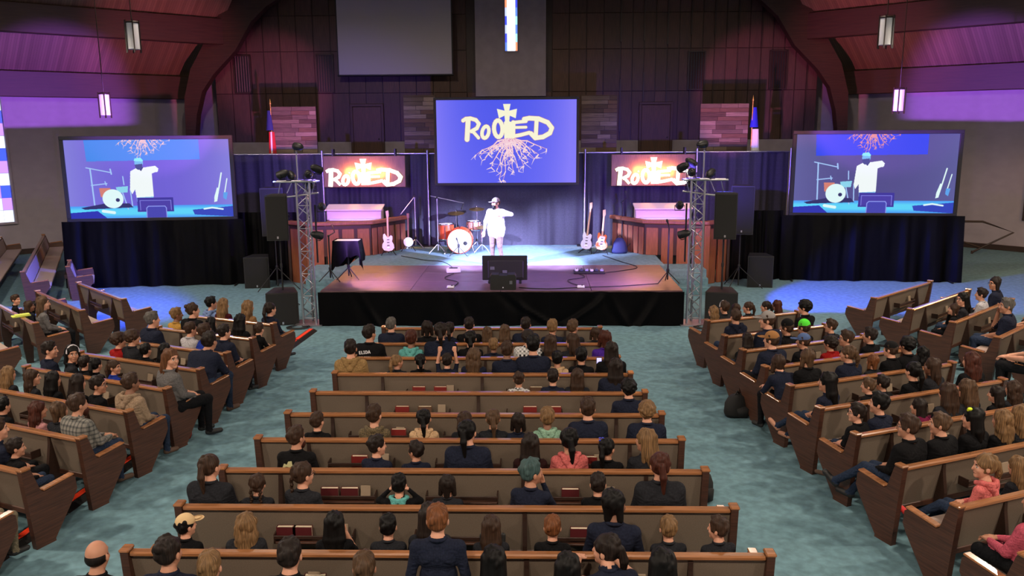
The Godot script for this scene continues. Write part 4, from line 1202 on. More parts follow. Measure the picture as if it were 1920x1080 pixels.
func small_things() -> void:
	# hymnals in the racks of the centre pews
	var n := 0
	for q in [[6, -0.88, "red"], [6, -0.58, "red"], [5, -1.04, "red"], [5, -0.69, "brown"], [5, 0.67, "red"], [5, 1.07, "red"], [3, -1.2, "red"], [2, -1.33, "maroon"], [2, -1.13, "maroon"], [1, -1.58, "maroon"], [1, -1.38, "maroon"], [2, 1.08, "maroon"], [1, 1.13, "maroon"], [3, 1.32, "red"], [6, 0.75, "brown"], [0, -1.0, "maroon"], [0, 0.9, "maroon"], [4, -0.9, "red"], [4, 0.6, "brown"]]:
		var L: float = 5.25 - 0.1807 * q[0]
		var nb := maxi(2, int(round(L / 1.25)))
		# keep the book between the rack's ends
		var bestx := 0.0
		var bd := 9.0
		for k in nb - 1:
			var rx := -L / 2 + L * (k + 1.0) / nb
			var cx := clampf(q[1], rx - 0.26, rx + 0.26)
			if absf(cx - q[1]) < bd:
				bd = absf(cx - q[1])
				bestx = cx
		var lr: int = 10 - q[0]
		var side: String = "drum-side" if q[1] < -0.95 else ("middle drum-side" if q[1] < 0 else ("middle guitar-side" if q[1] < 0.95 else "guitar-side"))
		var t := thing("hymnal", "%s hymn book, %s one in the %s rack, centre pew %s from stage" % [q[2], "drum-ward" if n % 2 == 0 else "guitar-ward", side, ["", "first", "second", "third", "fourth", "fifth", "sixth", "seventh", "eighth", "ninth", "tenth", "eleventh"][lr]], "book", Vector3(bestx, 0.554, -(6.1053 + 0.82 * q[0]) + 0.035), 0.0, "hymn books in the pew racks")
		var cm := mat("book_" + q[2], {"red": Color(0.45, 0.1, 0.09), "brown": Color(0.36, 0.25, 0.18), "maroon": Color(0.3, 0.07, 0.09)}[q[2]], 0.55)
		put(MB.new().bx(0, 0.085, 0.022, 0.15, 0.17, 0.005).bx(0, 0.085, -0.022, 0.15, 0.17, 0.005).bx(-0.074, 0.085, 0, 0.005, 0.17, 0.048), "cover", cm, t)
		put(MB.new().bx(0.0, 0.085, 0, 0.14, 0.16, 0.038), "pages", mat("paper", Color(0.85, 0.8, 0.7), 0.9), t)
		t.scale = Vector3(1.15, 0.72, 1.0)
		n += 1
	# cable ramp along the drum-side aisle
	var a := Vector3(-3.98, 0, -16.9)
	var b := Vector3(-4.75, 0, -6.6)
	for k in 11:
		var c := a.lerp(b, (k + 0.5) / 11.0)
		var t := thing("cable_ramp", "black floor cable ramp with orange lid, %s from the stage" % ["first", "second", "third", "fourth", "fifth", "sixth", "seventh", "eighth", "ninth", "tenth", "eleventh"][k], "cable ramp", c, rad_to_deg(atan2(b.x - a.x, b.z - a.z)), "cable ramps along the aisle")
		put(MB.new().prism(P2([[-0.13, 0], [-0.06, 0.045], [0.06, 0.045], [0.13, 0]], 1.0), -0.46, 0.46), "base", mats.black, t)
		put(MB.new().bx(0, 0.05, 0, 0.075, 0.012, 0.88, 0.003), "lid", mat("ramp_orange", Color(0.95, 0.25, 0.12), 0.5), t)
	for q in [["black backpack on the aisle carpet by the guitar-side pews", Vector3(3.72, 0, -11.75), Color(0.05, 0.05, 0.055)], ["purple bag on the floor beside the outer window-side pews", Vector3(-6.55, 0, -12.6), Color(0.28, 0.12, 0.17)], ["black bag with red trim beside the centre pew end", Vector3(2.66, 0, -8.9), Color(0.06, 0.05, 0.055)], ["dark bag under the drum-side pew by the aisle", Vector3(-4.15, 0, -10.72), Color(0.55, 0.08, 0.08)]]:
		var t := thing("backpack", q[0], "bag", q[1], 35.0, "bags on the floor")
		var m := mat("bag" + q[0].left(5), q[2], 0.8)
		if q[0].contains("trim") or q[0].contains("dark bag"):
			t.scale = Vector3(0.6, 1.0, 0.6)
		put(MB.new().lathe([Vector2(0.001, 0), Vector2(0.17, 0.0), Vector2(0.2, 0.06), Vector2(0.19, 0.2), Vector2(0.13, 0.3), Vector2(0.001, 0.33)], Transform3D(Basis.from_scale(Vector3(1.1, 1, 0.75)), Vector3.ZERO), 16), "bag_body", m, t)
		put(MB.new().lathe([Vector2(0.001, 0.03), Vector2(0.12, 0.03), Vector2(0.13, 0.15), Vector2(0.001, 0.19)], T(0, 0, 0.09), 12), "pocket", m, t)
		put(MB.new().tube([Vector3(-0.08, 0.28, 0), Vector3(0, 0.37, 0), Vector3(0.08, 0.28, 0)], 0.012, 6), "strap", mats.black, t)
	var yc := thing("folded_cloth", "yellow-green folded cloth on a window-side pew rail", "cloth", Vector3(-8.67, 0.862, -14.53), 43.0)
	put(MB.new().bx(0, 0.014, 0, 0.3, 0.028, 0.16, 0.012), "fold", mat("lime_cloth", Color(0.75, 0.8, 0.35), 0.9), yc)
	put(MB.new().bx(0.02, 0.035, 0.01, 0.24, 0.016, 0.13, 0.007), "upper_fold", mat("lime_cloth", Color(0.75, 0.8, 0.35), 0.9), yc)

# ---------------------------------------------------------------- people: smooth fields meshed as surface nets
class Field:
	var lo: Vector3
	var cell: float
	var nx: int
	var ny: int
	var nz: int
	var f := PackedFloat32Array()
	func _init(a: Vector3, b: Vector3, c: float) -> void:
		lo = a
		cell = c
		nx = int((b.x - a.x) / c) + 2
		ny = int((b.y - a.y) / c) + 2
		nz = int((b.z - a.z) / c) + 2
		f.resize(nx * ny * nz)
		f.fill(1.0)
	func capsule(a: Vector3, b: Vector3, ra: float, rb: float, k := 0.02, neg := false) -> Field:
		var m := maxf(ra, rb) + k + cell * 2.0
		var i0 := ((a.min(b) - Vector3(m, m, m) - lo) / cell).floor()
		var i1 := ((a.max(b) + Vector3(m, m, m) - lo) / cell).ceil()
		var ba := b - a
		var bb := maxf(ba.length_squared(), 1e-9)
		for z in range(maxi(0, int(i0.z)), mini(nz, int(i1.z) + 1)):
			for y in range(maxi(0, int(i0.y)), mini(ny, int(i1.y) + 1)):
				var ix := (z * ny + y) * nx
				for x in range(maxi(0, int(i0.x)), mini(nx, int(i1.x) + 1)):
					var pa := lo + Vector3(x, y, z) * cell - a
					var h := clampf(pa.dot(ba) / bb, 0.0, 1.0)
					mix(ix + x, (pa - ba * h).length() - lerpf(ra, rb, h), k, neg)
		return self
	func ball(c: Vector3, r: Vector3, k := 0.015, neg := false) -> Field:
		var m := k + cell * 2.0
		var i0 := ((c - r - Vector3(m, m, m) - lo) / cell).floor()
		var i1 := ((c + r + Vector3(m, m, m) - lo) / cell).ceil()
		var rm := minf(r.x, minf(r.y, r.z))
		for z in range(maxi(0, int(i0.z)), mini(nz, int(i1.z) + 1)):
			for y in range(maxi(0, int(i0.y)), mini(ny, int(i1.y) + 1)):
				var ix := (z * ny + y) * nx
				for x in range(maxi(0, int(i0.x)), mini(nx, int(i1.x) + 1)):
					var q := lo + Vector3(x, y, z) * cell - c
					var l := (q / r).length()
					var g := (q / (r * r)).length()
					mix(ix + x, l * (l - 1.0) / g if g > 1e-6 else -rm, k, neg)
		return self
	func mix(i: int, d: float, k: float, neg: bool) -> void:
		var o := f[i]
		if neg:
			d = -d
			var h2 := clampf(0.5 - 0.5 * (d - o) / k, 0.0, 1.0)
			f[i] = lerpf(d, o, h2) + k * h2 * (1.0 - h2)
		else:
			var h := clampf(0.5 + 0.5 * (o - d) / k, 0.0, 1.0)
			f[i] = lerpf(o, d, h) - k * h * (1.0 - h)
	func net() -> Dictionary:
		var v := PackedVector3Array()
		var n := PackedVector3Array()
		var q := PackedInt32Array()
		var at := PackedInt32Array()
		at.resize(nx * ny * nz)
		at.fill(-1)
		var sy := nx
		var sz := nx * ny
		var lim := cell * 2.2
		for z in nz - 1:
			for y in ny - 1:
				for x in nx - 1:
					var i := z * sz + y * sy + x
					var f0 := f[i]
					if f0 > lim or f0 < -lim:
						continue
					var c := [f0, f[i + 1], f[i + sy], f[i + sy + 1], f[i + sz], f[i + sz + 1], f[i + sz + sy], f[i + sz + sy + 1]]
					var mask := 0
					for k in 8:
						if c[k] < 0.0:
							mask |= 1 << k
					if mask == 0 or mask == 255:
						continue
					var p := Vector3()
					var cnt := 0
					for e in [[0, 1], [2, 3], [4, 5], [6, 7], [0, 2], [1, 3], [4, 6], [5, 7], [0, 4], [1, 5], [2, 6], [3, 7]]:
						var a: float = c[e[0]]
						var b: float = c[e[1]]
						if (a < 0.0) != (b < 0.0):
							var t := a / (a - b)
							var pa := Vector3(e[0] & 1, (e[0] >> 1) & 1, e[0] >> 2)
							var pb := Vector3(e[1] & 1, (e[1] >> 1) & 1, e[1] >> 2)
							p += pa.lerp(pb, t)
							cnt += 1
					at[i] = v.size()
					v.append(lo + (Vector3(x, y, z) + p / cnt) * cell)
					n.append(Vector3(c[1] + c[3] + c[5] + c[7] - c[0] - c[2] - c[4] - c[6], c[2] + c[3] + c[6] + c[7] - c[0] - c[1] - c[4] - c[5], c[4] + c[5] + c[6] + c[7] - c[0] - c[1] - c[2] - c[3]).normalized())
		for z in range(1, nz - 1):
			for y in range(1, ny - 1):
				for x in range(1, nx - 1):
					var i := z * sz + y * sy + x
					if at[i] < 0:
						continue
					var s := f[i] < 0.0
					for ax in 3:
						var o: int = [1, sy, sz][ax]
						if s == (f[i + o] < 0.0):
							continue
						var u: int = [sy, sz, 1][ax]
						var w: int = [sz, 1, sy][ax]
						var a := at[i]
						var b := at[i - u]
						var c2 := at[i - u - w]
						var d := at[i - w]
						if a < 0 or b < 0 or c2 < 0 or d < 0:
							continue
						if s:
							q.append_array([a, d, c2, b])
						else:
							q.append_array([a, b, c2, d])
		return {"v": v, "n": n, "q": q}

# collects quads of several materials into one mesh
class Hide:
	var parts := {}
	func add(net: Dictionary, who: Callable, t := Transform3D(), flip := false) -> void:
		var v: PackedVector3Array = net.v
		var n: PackedVector3Array = net.n
		var q: PackedInt32Array = net.q
		var maps := {}
		var reg := PackedInt32Array()
		reg.resize(v.size())
		for i in v.size():
			reg[i] = who.call(v[i])
		var nb := t.basis.orthonormalized()
		for k in range(0, q.size(), 4):
			var r := reg[q[k]]
			if not parts.has(r):
				parts[r] = [PackedVector3Array(), PackedVector3Array(), PackedInt32Array()]
			if not maps.has(r):
				maps[r] = {}
			var p: Array = parts[r]
			var m: Dictionary = maps[r]
			var id := []
			for j in 4:
				var i := q[k + j]
				if not m.has(i):
					m[i] = p[0].size()
					p[0].append(t * v[i])
					p[1].append((nb * n[i]).normalized())
				id.append(m[i])
			if flip:
				p[2].append_array([id[0], id[2], id[1], id[0], id[3], id[2]])
			else:
				p[2].append_array([id[0], id[1], id[2], id[0], id[2], id[3]])
	func mesh() -> Array:
		var m := ArrayMesh.new()
		var order := []
		for r in parts:
			var ar := []
			ar.resize(Mesh.ARRAY_MAX)
			ar[Mesh.ARRAY_VERTEX] = parts[r][0]
			ar[Mesh.ARRAY_NORMAL] = parts[r][1]
			ar[Mesh.ARRAY_INDEX] = parts[r][2]
			m.add_surface_from_arrays(Mesh.PRIMITIVE_TRIANGLES, ar)
			order.append(r)
		return [m, order]

# regions: 0 shirt, 1 trousers, 2 skin, 3 shoe, 4 forearm, 5 eye white, 6 dark of eye and brow, 7 lips
var lib := {}

func head_net() -> Dictionary:
	if lib.has("head"):
		return lib.head
	var h := Field.new(Vector3(-0.11, -0.17, -0.14), Vector3(0.11, 0.16, 0.13), 0.0072)
	h.ball(Vector3(0, 0.03, 0.012), Vector3(0.08, 0.096, 0.096))
	h.ball(Vector3(0, -0.05, -0.028), Vector3(0.061, 0.073, 0.062), 0.04)
	h.ball(Vector3(0, -0.105, -0.066), Vector3(0.026, 0.02, 0.022), 0.025)
	h.capsule(Vector3(-0.034, 0.03, -0.074), Vector3(0.034, 0.03, -0.074), 0.014, 0.014, 0.02)
	h.capsule(Vector3(0, 0.012, -0.088), Vector3(0, -0.032, -0.104), 0.008, 0.014, 0.012)
	for s in [-1.0, 1.0]:
		h.ball(Vector3(s * 0.03, 0.004, -0.096), Vector3(0.017, 0.012, 0.016), 0.01, true)
		h.ball(Vector3(s * 0.04, -0.035, -0.06), Vector3(0.022, 0.022, 0.022), 0.02)
		h.ball(Vector3(s * 0.085, -0.012, 0.012), Vector3(0.013, 0.031, 0.02), 0.006)
	h.capsule(Vector3(-0.018, -0.066, -0.083), Vector3(0.018, -0.066, -0.083), 0.008, 0.008, 0.008)
	h.capsule(Vector3(0, -0.08, 0.01), Vector3(0, -0.165, 0.025), 0.05, 0.054, 0.03)
	lib.head = h.net()
	return lib.head

func head_region(p: Vector3) -> int:
	if p.z < -0.07:
		var ax := absf(p.x)
		if ax > 0.017 and ax < 0.043 and absf(p.y - 0.004) < 0.0085:
			return 6 if absf(ax - 0.03) < 0.0075 else 5
		if ax > 0.014 and ax < 0.048 and absf(p.y - 0.032) < 0.005:
			return 6
		if ax < 0.022 and absf(p.y + 0.066) < 0.0075:
			return 7
	return 2

func hand_net(fist: bool) -> Dictionary:
	var key := "fist" if fist else "hand"
	if lib.has(key):
		return lib[key]
	var h := Field.new(Vector3(-0.07, -0.09, -0.21), Vector3(0.075, 0.04, 0.035), 0.0055)
	h.capsule(Vector3(0, 0, 0.02), Vector3(0, 0, -0.02), 0.024, 0.024, 0.01)
	for k in 4:
		var x := -0.03 + k * 0.02
		h.capsule(Vector3(x * 0.6, 0, -0.015), Vector3(x, 0, -0.082), 0.014, 0.0125, 0.008)
		var l: float = [0.8, 1.0, 1.08, 0.95][k]
		var a := Vector3(x, 0.0, -0.085)
		var bend := 1.3 if fist else 0.3
		for j in 3:
			var an := bend * (j + 0.7) if not fist else minf(3.0, bend * (j + 0.7))
			var b: Vector3 = a + Vector3(0, -sin(an), -cos(an)) * [0.04, 0.027, 0.021][j] * l
			h.capsule(a, b, 0.0095 - j * 0.0008, 0.009 - j * 0.0008, 0.003)
			a = b
	h.capsule(Vector3(0.022, -0.004, -0.02), Vector3(0.045, -0.012, -0.055), 0.013, 0.011, 0.008)
	h.capsule(Vector3(0.045, -0.012, -0.055), Vector3(0.04, -0.026, -0.088) if fist else Vector3(0.052, -0.02, -0.088), 0.0105, 0.0085, 0.004)
	lib[key] = h.net()
	return lib[key]

func joints(pose: String) -> Dictionary:
	var j := {"pel": Vector3(0, 0.1, 0), "ab": Vector3(0, 0.27, 0.02), "ch": Vector3(0, 0.42, 0.02), "nk": Vector3(0, 0.565, 0.01), "hd": Vector3(0, 0.72, -0.03)}
	var put2 := func(n: String, l: Vector3, r: Vector3) -> void:
		j[n + "L"] = l
		j[n + "R"] = r
	var both := func(n: String, r: Vector3) -> void:
		j[n + "R"] = r
		j[n + "L"] = Vector3(-r.x, r.y, r.z)
	both.call("sh", Vector3(0.165, 0.49, 0.015))
	both.call("el", Vector3(0.225, 0.26, -0.05))
	both.call("wr", Vector3(0.10, 0.19, -0.25))
	both.call("hip", Vector3(0.085, 0.09, 0))
	both.call("kn", Vector3(0.11, 0.09, -0.44))
	both.call("an", Vector3(0.11, -0.35, -0.42))
	both.call("toe", Vector3(0.12, -0.40, -0.58))
	match pose:
		"lean":
			j.ab = Vector3(0, 0.26, -0.03)
			j.ch = Vector3(0, 0.38, -0.09)
			j.nk = Vector3(0, 0.49, -0.17)
			j.hd = Vector3(0, 0.62, -0.25)
			both.call("sh", Vector3(0.165, 0.43, -0.12))
			both.call("el", Vector3(0.2, 0.2, -0.27))
			both.call("wr", Vector3(0.06, 0.2, -0.45))
		"rail":
			j.ch = Vector3(0, 0.42, -0.1)
			j.nk = Vector3(0, 0.53, -0.18)
			j.hd = Vector3(0, 0.66, -0.25)
			both.call("sh", Vector3(0.165, 0.46, -0.12))
			both.call("el", Vector3(0.26, 0.36, -0.32))
			both.call("wr", Vector3(0.14, 0.475, -0.5))
		"face":
			j.elR = Vector3(0.2, 0.3, -0.2)
			j.wrR = Vector3(0.10, 0.58, -0.15)
		"raise":
			both.call("el", Vector3(0.2, 0.68, -0.06))
			both.call("wr", Vector3(0.165, 0.92, -0.08))
		"behind":
			both.call("el", Vector3(0.3, 0.5, -0.04))
			both.call("wr", Vector3(0.13, 0.68, -0.02))
		"kneesup":
			both.call("kn", Vector3(0.12, 0.33, -0.30))
			both.call("an", Vector3(0.13, 0.22, -0.50))
			both.call("toe", Vector3(0.14, 0.36, -0.55))
			both.call("wr", Vector3(0.1, 0.3, -0.28))
		"legout":
			j.knL = Vector3(-0.1, 0.13, -0.43)
			j.anL = Vector3(-0.16, -0.14, -0.76)
			j.toeL = Vector3(-0.2, -0.06, -0.87)
			j.knR = Vector3(0.08, 0.1, -0.44)
			j.anR = Vector3(0.0, -0.28, -0.66)
			j.toeR = Vector3(-0.02, -0.3, -0.81)
		"lap":
			both.call("el", Vector3(0.22, 0.25, -0.1))
			both.call("wr", Vector3(0.06, 0.2, -0.38))
		"stand", "speak":
			j.merge({"pel": Vector3(0, 0.96, 0), "ab": Vector3(0, 1.12, 0), "ch": Vector3(0, 1.29, 0.01), "nk": Vector3(0, 1.44, 0.01), "hd": Vector3(0, 1.595, -0.03)}, true)
			both.call("sh", Vector3(0.175, 1.37, 0.01))
			both.call("el", Vector3(0.235, 1.12, 0.03))
			both.call("wr", Vector3(0.23, 0.89, -0.06))
			both.call("hip", Vector3(0.09, 0.92, 0))
			both.call("kn", Vector3(0.1, 0.5, -0.02))
			both.call("an", Vector3(0.11, 0.09, 0.03))
			both.call("toe", Vector3(0.14, 0.035, -0.13))
			if pose == "speak":
				j.elL = Vector3(-0.44, 1.33, -0.08)
				j.wrL = Vector3(-0.2, 1.30, -0.24)
				j.elR = Vector3(0.29, 1.12, 0.02)
				j.wrR = Vector3(0.30, 0.88, -0.06)
				j.anL = Vector3(-0.16, 0.09, 0.03)
				j.toeL = Vector3(-0.2, 0.035, -0.13)
	return j

func body(pose: String, turn: int, wide: bool, kid: bool) -> Array:
	var key := "%s|%d|%s|%s" % [pose, turn, wide, kid]
	if lib.has(key):
		return lib[key]
	var j := joints(pose)
	var bk := "net|%s|%s" % [pose, wide]
	var w := 0.03 if wide else 0.0
	var up := pose == "stand" or pose == "speak"
	var caps := []
	var x := Vector3(1, 0, 0)
	# [a, b, ra, rb, blend, region]
	caps.append([j.ch - x * (0.075 + w), j.ch + x * (0.075 + w), 0.102 + w * 0.6, 0.102 + w * 0.6, 0.05, 0])
	caps.append([j.ab - x * (0.055 + w), j.ab + x * (0.055 + w), 0.105 + w, 0.105 + w, 0.05, 0])
	caps.append([j.shL, j.shR, 0.062 + w * 0.4, 0.062 + w * 0.4, 0.05, 0])
	caps.append([j.nk, j.shL.lerp(j.shR, 0.12), 0.05, 0.045, 0.03, 0])
	caps.append([j.nk, j.shL.lerp(j.shR, 0.88), 0.05, 0.045, 0.03, 0])
	caps.append([j.pel - x * (0.07 + w), j.pel + x * (0.07 + w), 0.108 + w, 0.108 + w, 0.05, 0 if pose == "speak" else 1])
	if pose == "speak":
		caps.append([Vector3(-0.09, 0.84, 0), Vector3(0.09, 0.84, 0), 0.125, 0.125, 0.05, 0])
	caps.append([j.pel.lerp(j.ab, 0.5) - x * 0.05, j.pel.lerp(j.ab, 0.5) + x * 0.05, 0.105 + w, 0.105 + w, 0.05, 0])
	caps.append([j.nk + (j.nk - j.ch) * 0.1, j.hd.lerp(j.nk, 0.45), 0.056, 0.05, 0.025, 2])
	for s in ["L", "R"]:
		caps.append([j["sh" + s], j["sh" + s].lerp(j["el" + s], 0.97), 0.056 + w * 0.5, 0.044 + w * 0.3, 0.03, 0])
		caps.append([j["el" + s], j["wr" + s], 0.042 + w * 0.25, 0.029, 0.02, 4])
		caps.append([j["hip" + s], j["kn" + s], 0.088 + w * 0.7, 0.062 + w * 0.2, 0.03, 1])
		caps.append([j["kn" + s], j["an" + s], 0.06, 0.042, 0.02, 1])
		caps.append([j["an" + s] + Vector3(0, -0.035, 0.015), j["toe" + s], 0.04, 0.036, 0.02, 3])
	if not lib.has(bk):
		var lo := Vector3(9, 9, 9)
		var hi := -lo
		for c in caps:
			var r := Vector3.ONE * (maxf(c[2], c[3]) + 0.05)
			lo = lo.min(c[0] - r).min(c[1] - r)
			hi = hi.max(c[0] + r).max(c[1] + r)
		var f := Field.new(lo, hi, 0.0165)
		for c in caps:
			f.capsule(c[0], c[1], c[2], c[3], c[4])
		lib[bk] = f.net()
	var who := func(p: Vector3) -> int:
		var best := 9.0
		var r := 0
		for c in caps:
			var ba: Vector3 = c[1] - c[0]
			var pa: Vector3 = p - c[0]
			var h := clampf(pa.dot(ba) / maxf(ba.length_squared(), 1e-9), 0.0, 1.0)
			var d: float = (pa - ba * h).length() - lerpf(c[2], c[3], h)
			if c[5] == 2:
				d += 0.006
			if d < best:
				best = d
				r = c[5]
		return r
	var sk := Hide.new()
	sk.add(lib[bk], who)
	for s in ["L", "R"]:
		var d: Vector3 = (j["wr" + s] - j["el" + s]).normalized()
		if pose == "rail":
			d = Vector3(-signf(j["wr" + s].x) * 0.5, -0.25, -1.0).normalized()
		var b := Basis.looking_at(d, Vector3.UP if absf(d.y) < 0.9 else Vector3(0, 0, 1))
		if s == "L":
			b = b * Basis.from_scale(Vector3(-1, 1, 1))
		# thumbs point inward
		b = b * Basis.from_scale(Vector3(-1, 1, 1))
		sk.add(hand_net(pose == "raise"), func(_p: Vector3) -> int: return 2, Transform3D(b, j["wr" + s]), s == "R")
	sk.add(head_net(), head_region, head_xf(j, turn, kid))
	var m := sk.mesh()
	m.append(head_xf(j, turn, kid))
	m.append(j)
	lib[key] = m
	return m

func head_xf(j: Dictionary, turn: int, kid: bool) -> Transform3D:
	var hs := 1.16 if kid else 1.0
	var hc: Vector3 = j.hd + (Vector3(0, 0.024, 0) if kid else Vector3.ZERO)
	return Transform3D(Basis(Vector3.UP, deg_to_rad(-turn)) * Basis.from_scale(Vector3.ONE * hs), hc)

func hair_mesh(style: String) -> ArrayMesh:
	if lib.has("hair_" + style):
		return lib["hair_" + style]
	var f := Field.new(Vector3(-0.17, -0.42, -0.24), Vector3(0.17, 0.2, 0.24), 0.0095)
	var r := RandomNumberGenerator.new()
	r.seed = style.hash()
	var face := func(big: float) -> void:
		f.ball(Vector3(0, -0.045, -0.115), Vector3(0.082, 0.105 * big, 0.09), 0.012, true)
		f.ball(Vector3(0, -0.14, -0.05), Vector3(0.13, 0.075, 0.12), 0.012, true)
	match style:
		"beard":
			f.ball(Vector3(0, -0.085, -0.055), Vector3(0.064, 0.06, 0.055))
			f.ball(Vector3(0, -0.12, -0.07), Vector3(0.042, 0.045, 0.036), 0.02)
			f.ball(Vector3(0, -0.03, -0.11), Vector3(0.05, 0.03, 0.04), 0.01, true)
			f.ball(Vector3(0, 0.02, 0.0), Vector3(0.12, 0.06, 0.12), 0.01, true)
		"cap", "beanie":
			f.ball(Vector3(0, 0.052, 0.014), Vector3(0.09, 0.092 if style == "cap" else 0.105, 0.107))
			f.ball(Vector3(0, -0.19, 0.02), Vector3(0.25, 0.215 if style == "cap" else 0.2, 0.25), 0.006, true)
			if style == "cap":
				f.ball(Vector3(0, 0.036, -0.125), Vector3(0.072, 0.011, 0.085), 0.006)
			else:
				f.capsule(Vector3(0, 0.03, 0.014), Vector3(0, 0.031, 0.014), 0.01, 0.01)
		"bald":
			f.ball(Vector3(0, 0.0, 0.02), Vector3(0.084, 0.075, 0.098))
			f.ball(Vector3(0, 0.11, -0.01), Vector3(0.1, 0.085, 0.12), 0.01, true)
			face.call(1.2)
		_:
			var thick := 0.0
			if style == "curly":
				thick = 0.012
			f.ball(Vector3(0, 0.042, 0.02), Vector3(0.094 + thick, 0.099 + thick, 0.106 + thick))
			f.ball(Vector3(0, -0.02, 0.055), Vector3(0.074, 0.055, 0.052), 0.03)
			if style in ["short", "curly", "bun"]:
				for s in [-1.0, 1.0]:
					f.ball(Vector3(s * 0.1, -0.03, 0.005), Vector3(0.03, 0.05, 0.035), 0.01, true)
			for k in 26:
				var d0 := Vector3(r.randfn(), r.randfn() * 0.8 + 0.5, r.randfn() + 0.4).normalized()
				f.ball(Vector3(0, 0.035, 0.02) + d0 * Vector3(0.086, 0.094, 0.1), Vector3(0.02, 0.03, 0.022), 0.014)
			if style == "curly":
				for k in 60:
					var d := Vector3(r.randfn(), r.randfn() * 0.9 + 0.3, r.randfn() + 0.3).normalized()
					f.ball(Vector3(0, 0.03, 0.02) + d * Vector3(0.092, 0.105, 0.11), Vector3.ONE * r.randf_range(0.018, 0.03), 0.01)
			face.call(1.0)
			if style in ["short", "curly"]:
				for k in 14:
					var a := r.randf_range(-1.3, 1.3)
					f.capsule(Vector3(sin(a) * 0.04, 0.13, 0.0 - cos(a) * 0.02), Vector3(sin(a) * 0.06, 0.125 - absf(a) * 0.03, -0.075 + absf(a) * 0.02), 0.016, 0.008, 0.012)
			if style in ["long", "wavy"]:
				var e := -0.27 if style == "long" else -0.25
				for q in [[-0.05, 0.075], [0.0, 0.09], [0.05, 0.075]]:
					f.capsule(Vector3(q[0], 0.03, q[1] - 0.02), Vector3(q[0] * 1.4, e * 0.5, q[1] + 0.01), 0.05, 0.045, 0.02)
					f.capsule(Vector3(q[0] * 1.4, e * 0.5, q[1] + 0.01), Vector3(q[0] * 1.3, e + absf(q[0]) * 0.6, q[1] + 0.035), 0.045, 0.028, 0.02)
				for s in [-1.0, 1.0]:
					f.capsule(Vector3(s * 0.074, 0.04, 0.015), Vector3(s * 0.095, -0.2, 0.035), 0.03, 0.024, 0.02)
				if style == "wavy":
					for k in 46:
						var yy := r.randf_range(-0.25, 0.06)
						var a := r.randf_range(-1.5, 1.5)
						f.ball(Vector3(sin(a) * (0.105 - yy * 0.05), yy, 0.035 + cos(a) * 0.085), Vector3(0.02, 0.034, 0.02), 0.014)
			if style == "bob":
				for s in [-1.0, 0.0, 1.0]:
					f.capsule(Vector3(s * 0.07, 0.03, 0.06 - absf(s) * 0.05), Vector3(s * 0.085, -0.11, 0.07 - absf(s) * 0.055), 0.05 - absf(s) * 0.015, 0.04 - absf(s) * 0.01, 0.02)
			if style == "pony":
				f.ball(Vector3(0, 0.045, 0.125), Vector3(0.026, 0.026, 0.026), 0.012)
				f.capsule(Vector3(0, 0.04, 0.135), Vector3(0.012, -0.06, 0.155), 0.028, 0.036, 0.012)
				f.capsule(Vector3(0.012, -0.06, 0.155), Vector3(0.02, -0.24, 0.14), 0.036, 0.014, 0.012)
			if style == "bun":
				f.ball(Vector3(0, 0.09, 0.115), Vector3(0.046, 0.04, 0.04), 0.008)
			if style in ["braid", "braids"]:
				for s in ([-1.0] if style == "braid" else [-1.0, 1.0]):
					for k in 9:
						f.ball(Vector3(s * (0.05 + (k % 2) * 0.012), -0.03 - k * 0.03, 0.11), Vector3(0.023, 0.022, 0.022) * (1.0 - k * 0.04), 0.006)
	var net := f.net()
	var ar := []
	ar.resize(Mesh.ARRAY_MAX)
	var uv := PackedVector2Array()
	for p in net.v:
		uv.append(Vector2(atan2(p.x, p.z - 0.02) / TAU * 3.0, p.y * 2.0))
	var ix := PackedInt32Array()
	var q2: PackedInt32Array = net.q
	for k in range(0, q2.size(), 4):
		ix.append_array([q2[k], q2[k + 1], q2[k + 2], q2[k], q2[k + 2], q2[k + 3]])
	ar[Mesh.ARRAY_VERTEX] = net.v
	ar[Mesh.ARRAY_NORMAL] = net.n
	ar[Mesh.ARRAY_TEX_UV] = uv
	ar[Mesh.ARRAY_INDEX] = ix
	var m := ArrayMesh.new()
	m.add_surface_from_arrays(Mesh.PRIMITIVE_TRIANGLES, ar)
	lib["hair_" + style] = m
	return m

func hood_mesh() -> ArrayMesh:
	if lib.has("hood"):
		return lib.hood
	var f := Field.new(Vector3(-0.24, 0.3, -0.14), Vector3(0.24, 0.7, 0.26), 0.013)
	var pts := [Vector3(-0.085, 0.55, -0.06), Vector3(-0.115, 0.575, 0.02), Vector3(-0.08, 0.575, 0.095), Vector3(0, 0.565, 0.125), Vector3(0.08, 0.575, 0.095), Vector3(0.115, 0.575, 0.02), Vector3(0.085, 0.55, -0.06)]
	for k in 6:
		f.capsule(pts[k], pts[k + 1], 0.03, 0.03, 0.015)
	f.capsule(Vector3(-0.06, 0.53, 0.1), Vector3(0, 0.44, 0.135), 0.045, 0.03, 0.03)
	f.capsule(Vector3(0.06, 0.53, 0.1), Vector3(0, 0.44, 0.135), 0.045, 0.03, 0.03)
	f.ball(Vector3(0, 0.64, 0.02), Vector3(0.08, 0.1, 0.075), 0.02, true)
	var sk := Hide.new()
	sk.add(f.net(), func(_p: Vector3) -> int: return 0)
	lib.hood = sk.mesh()[0]
	return lib.hood

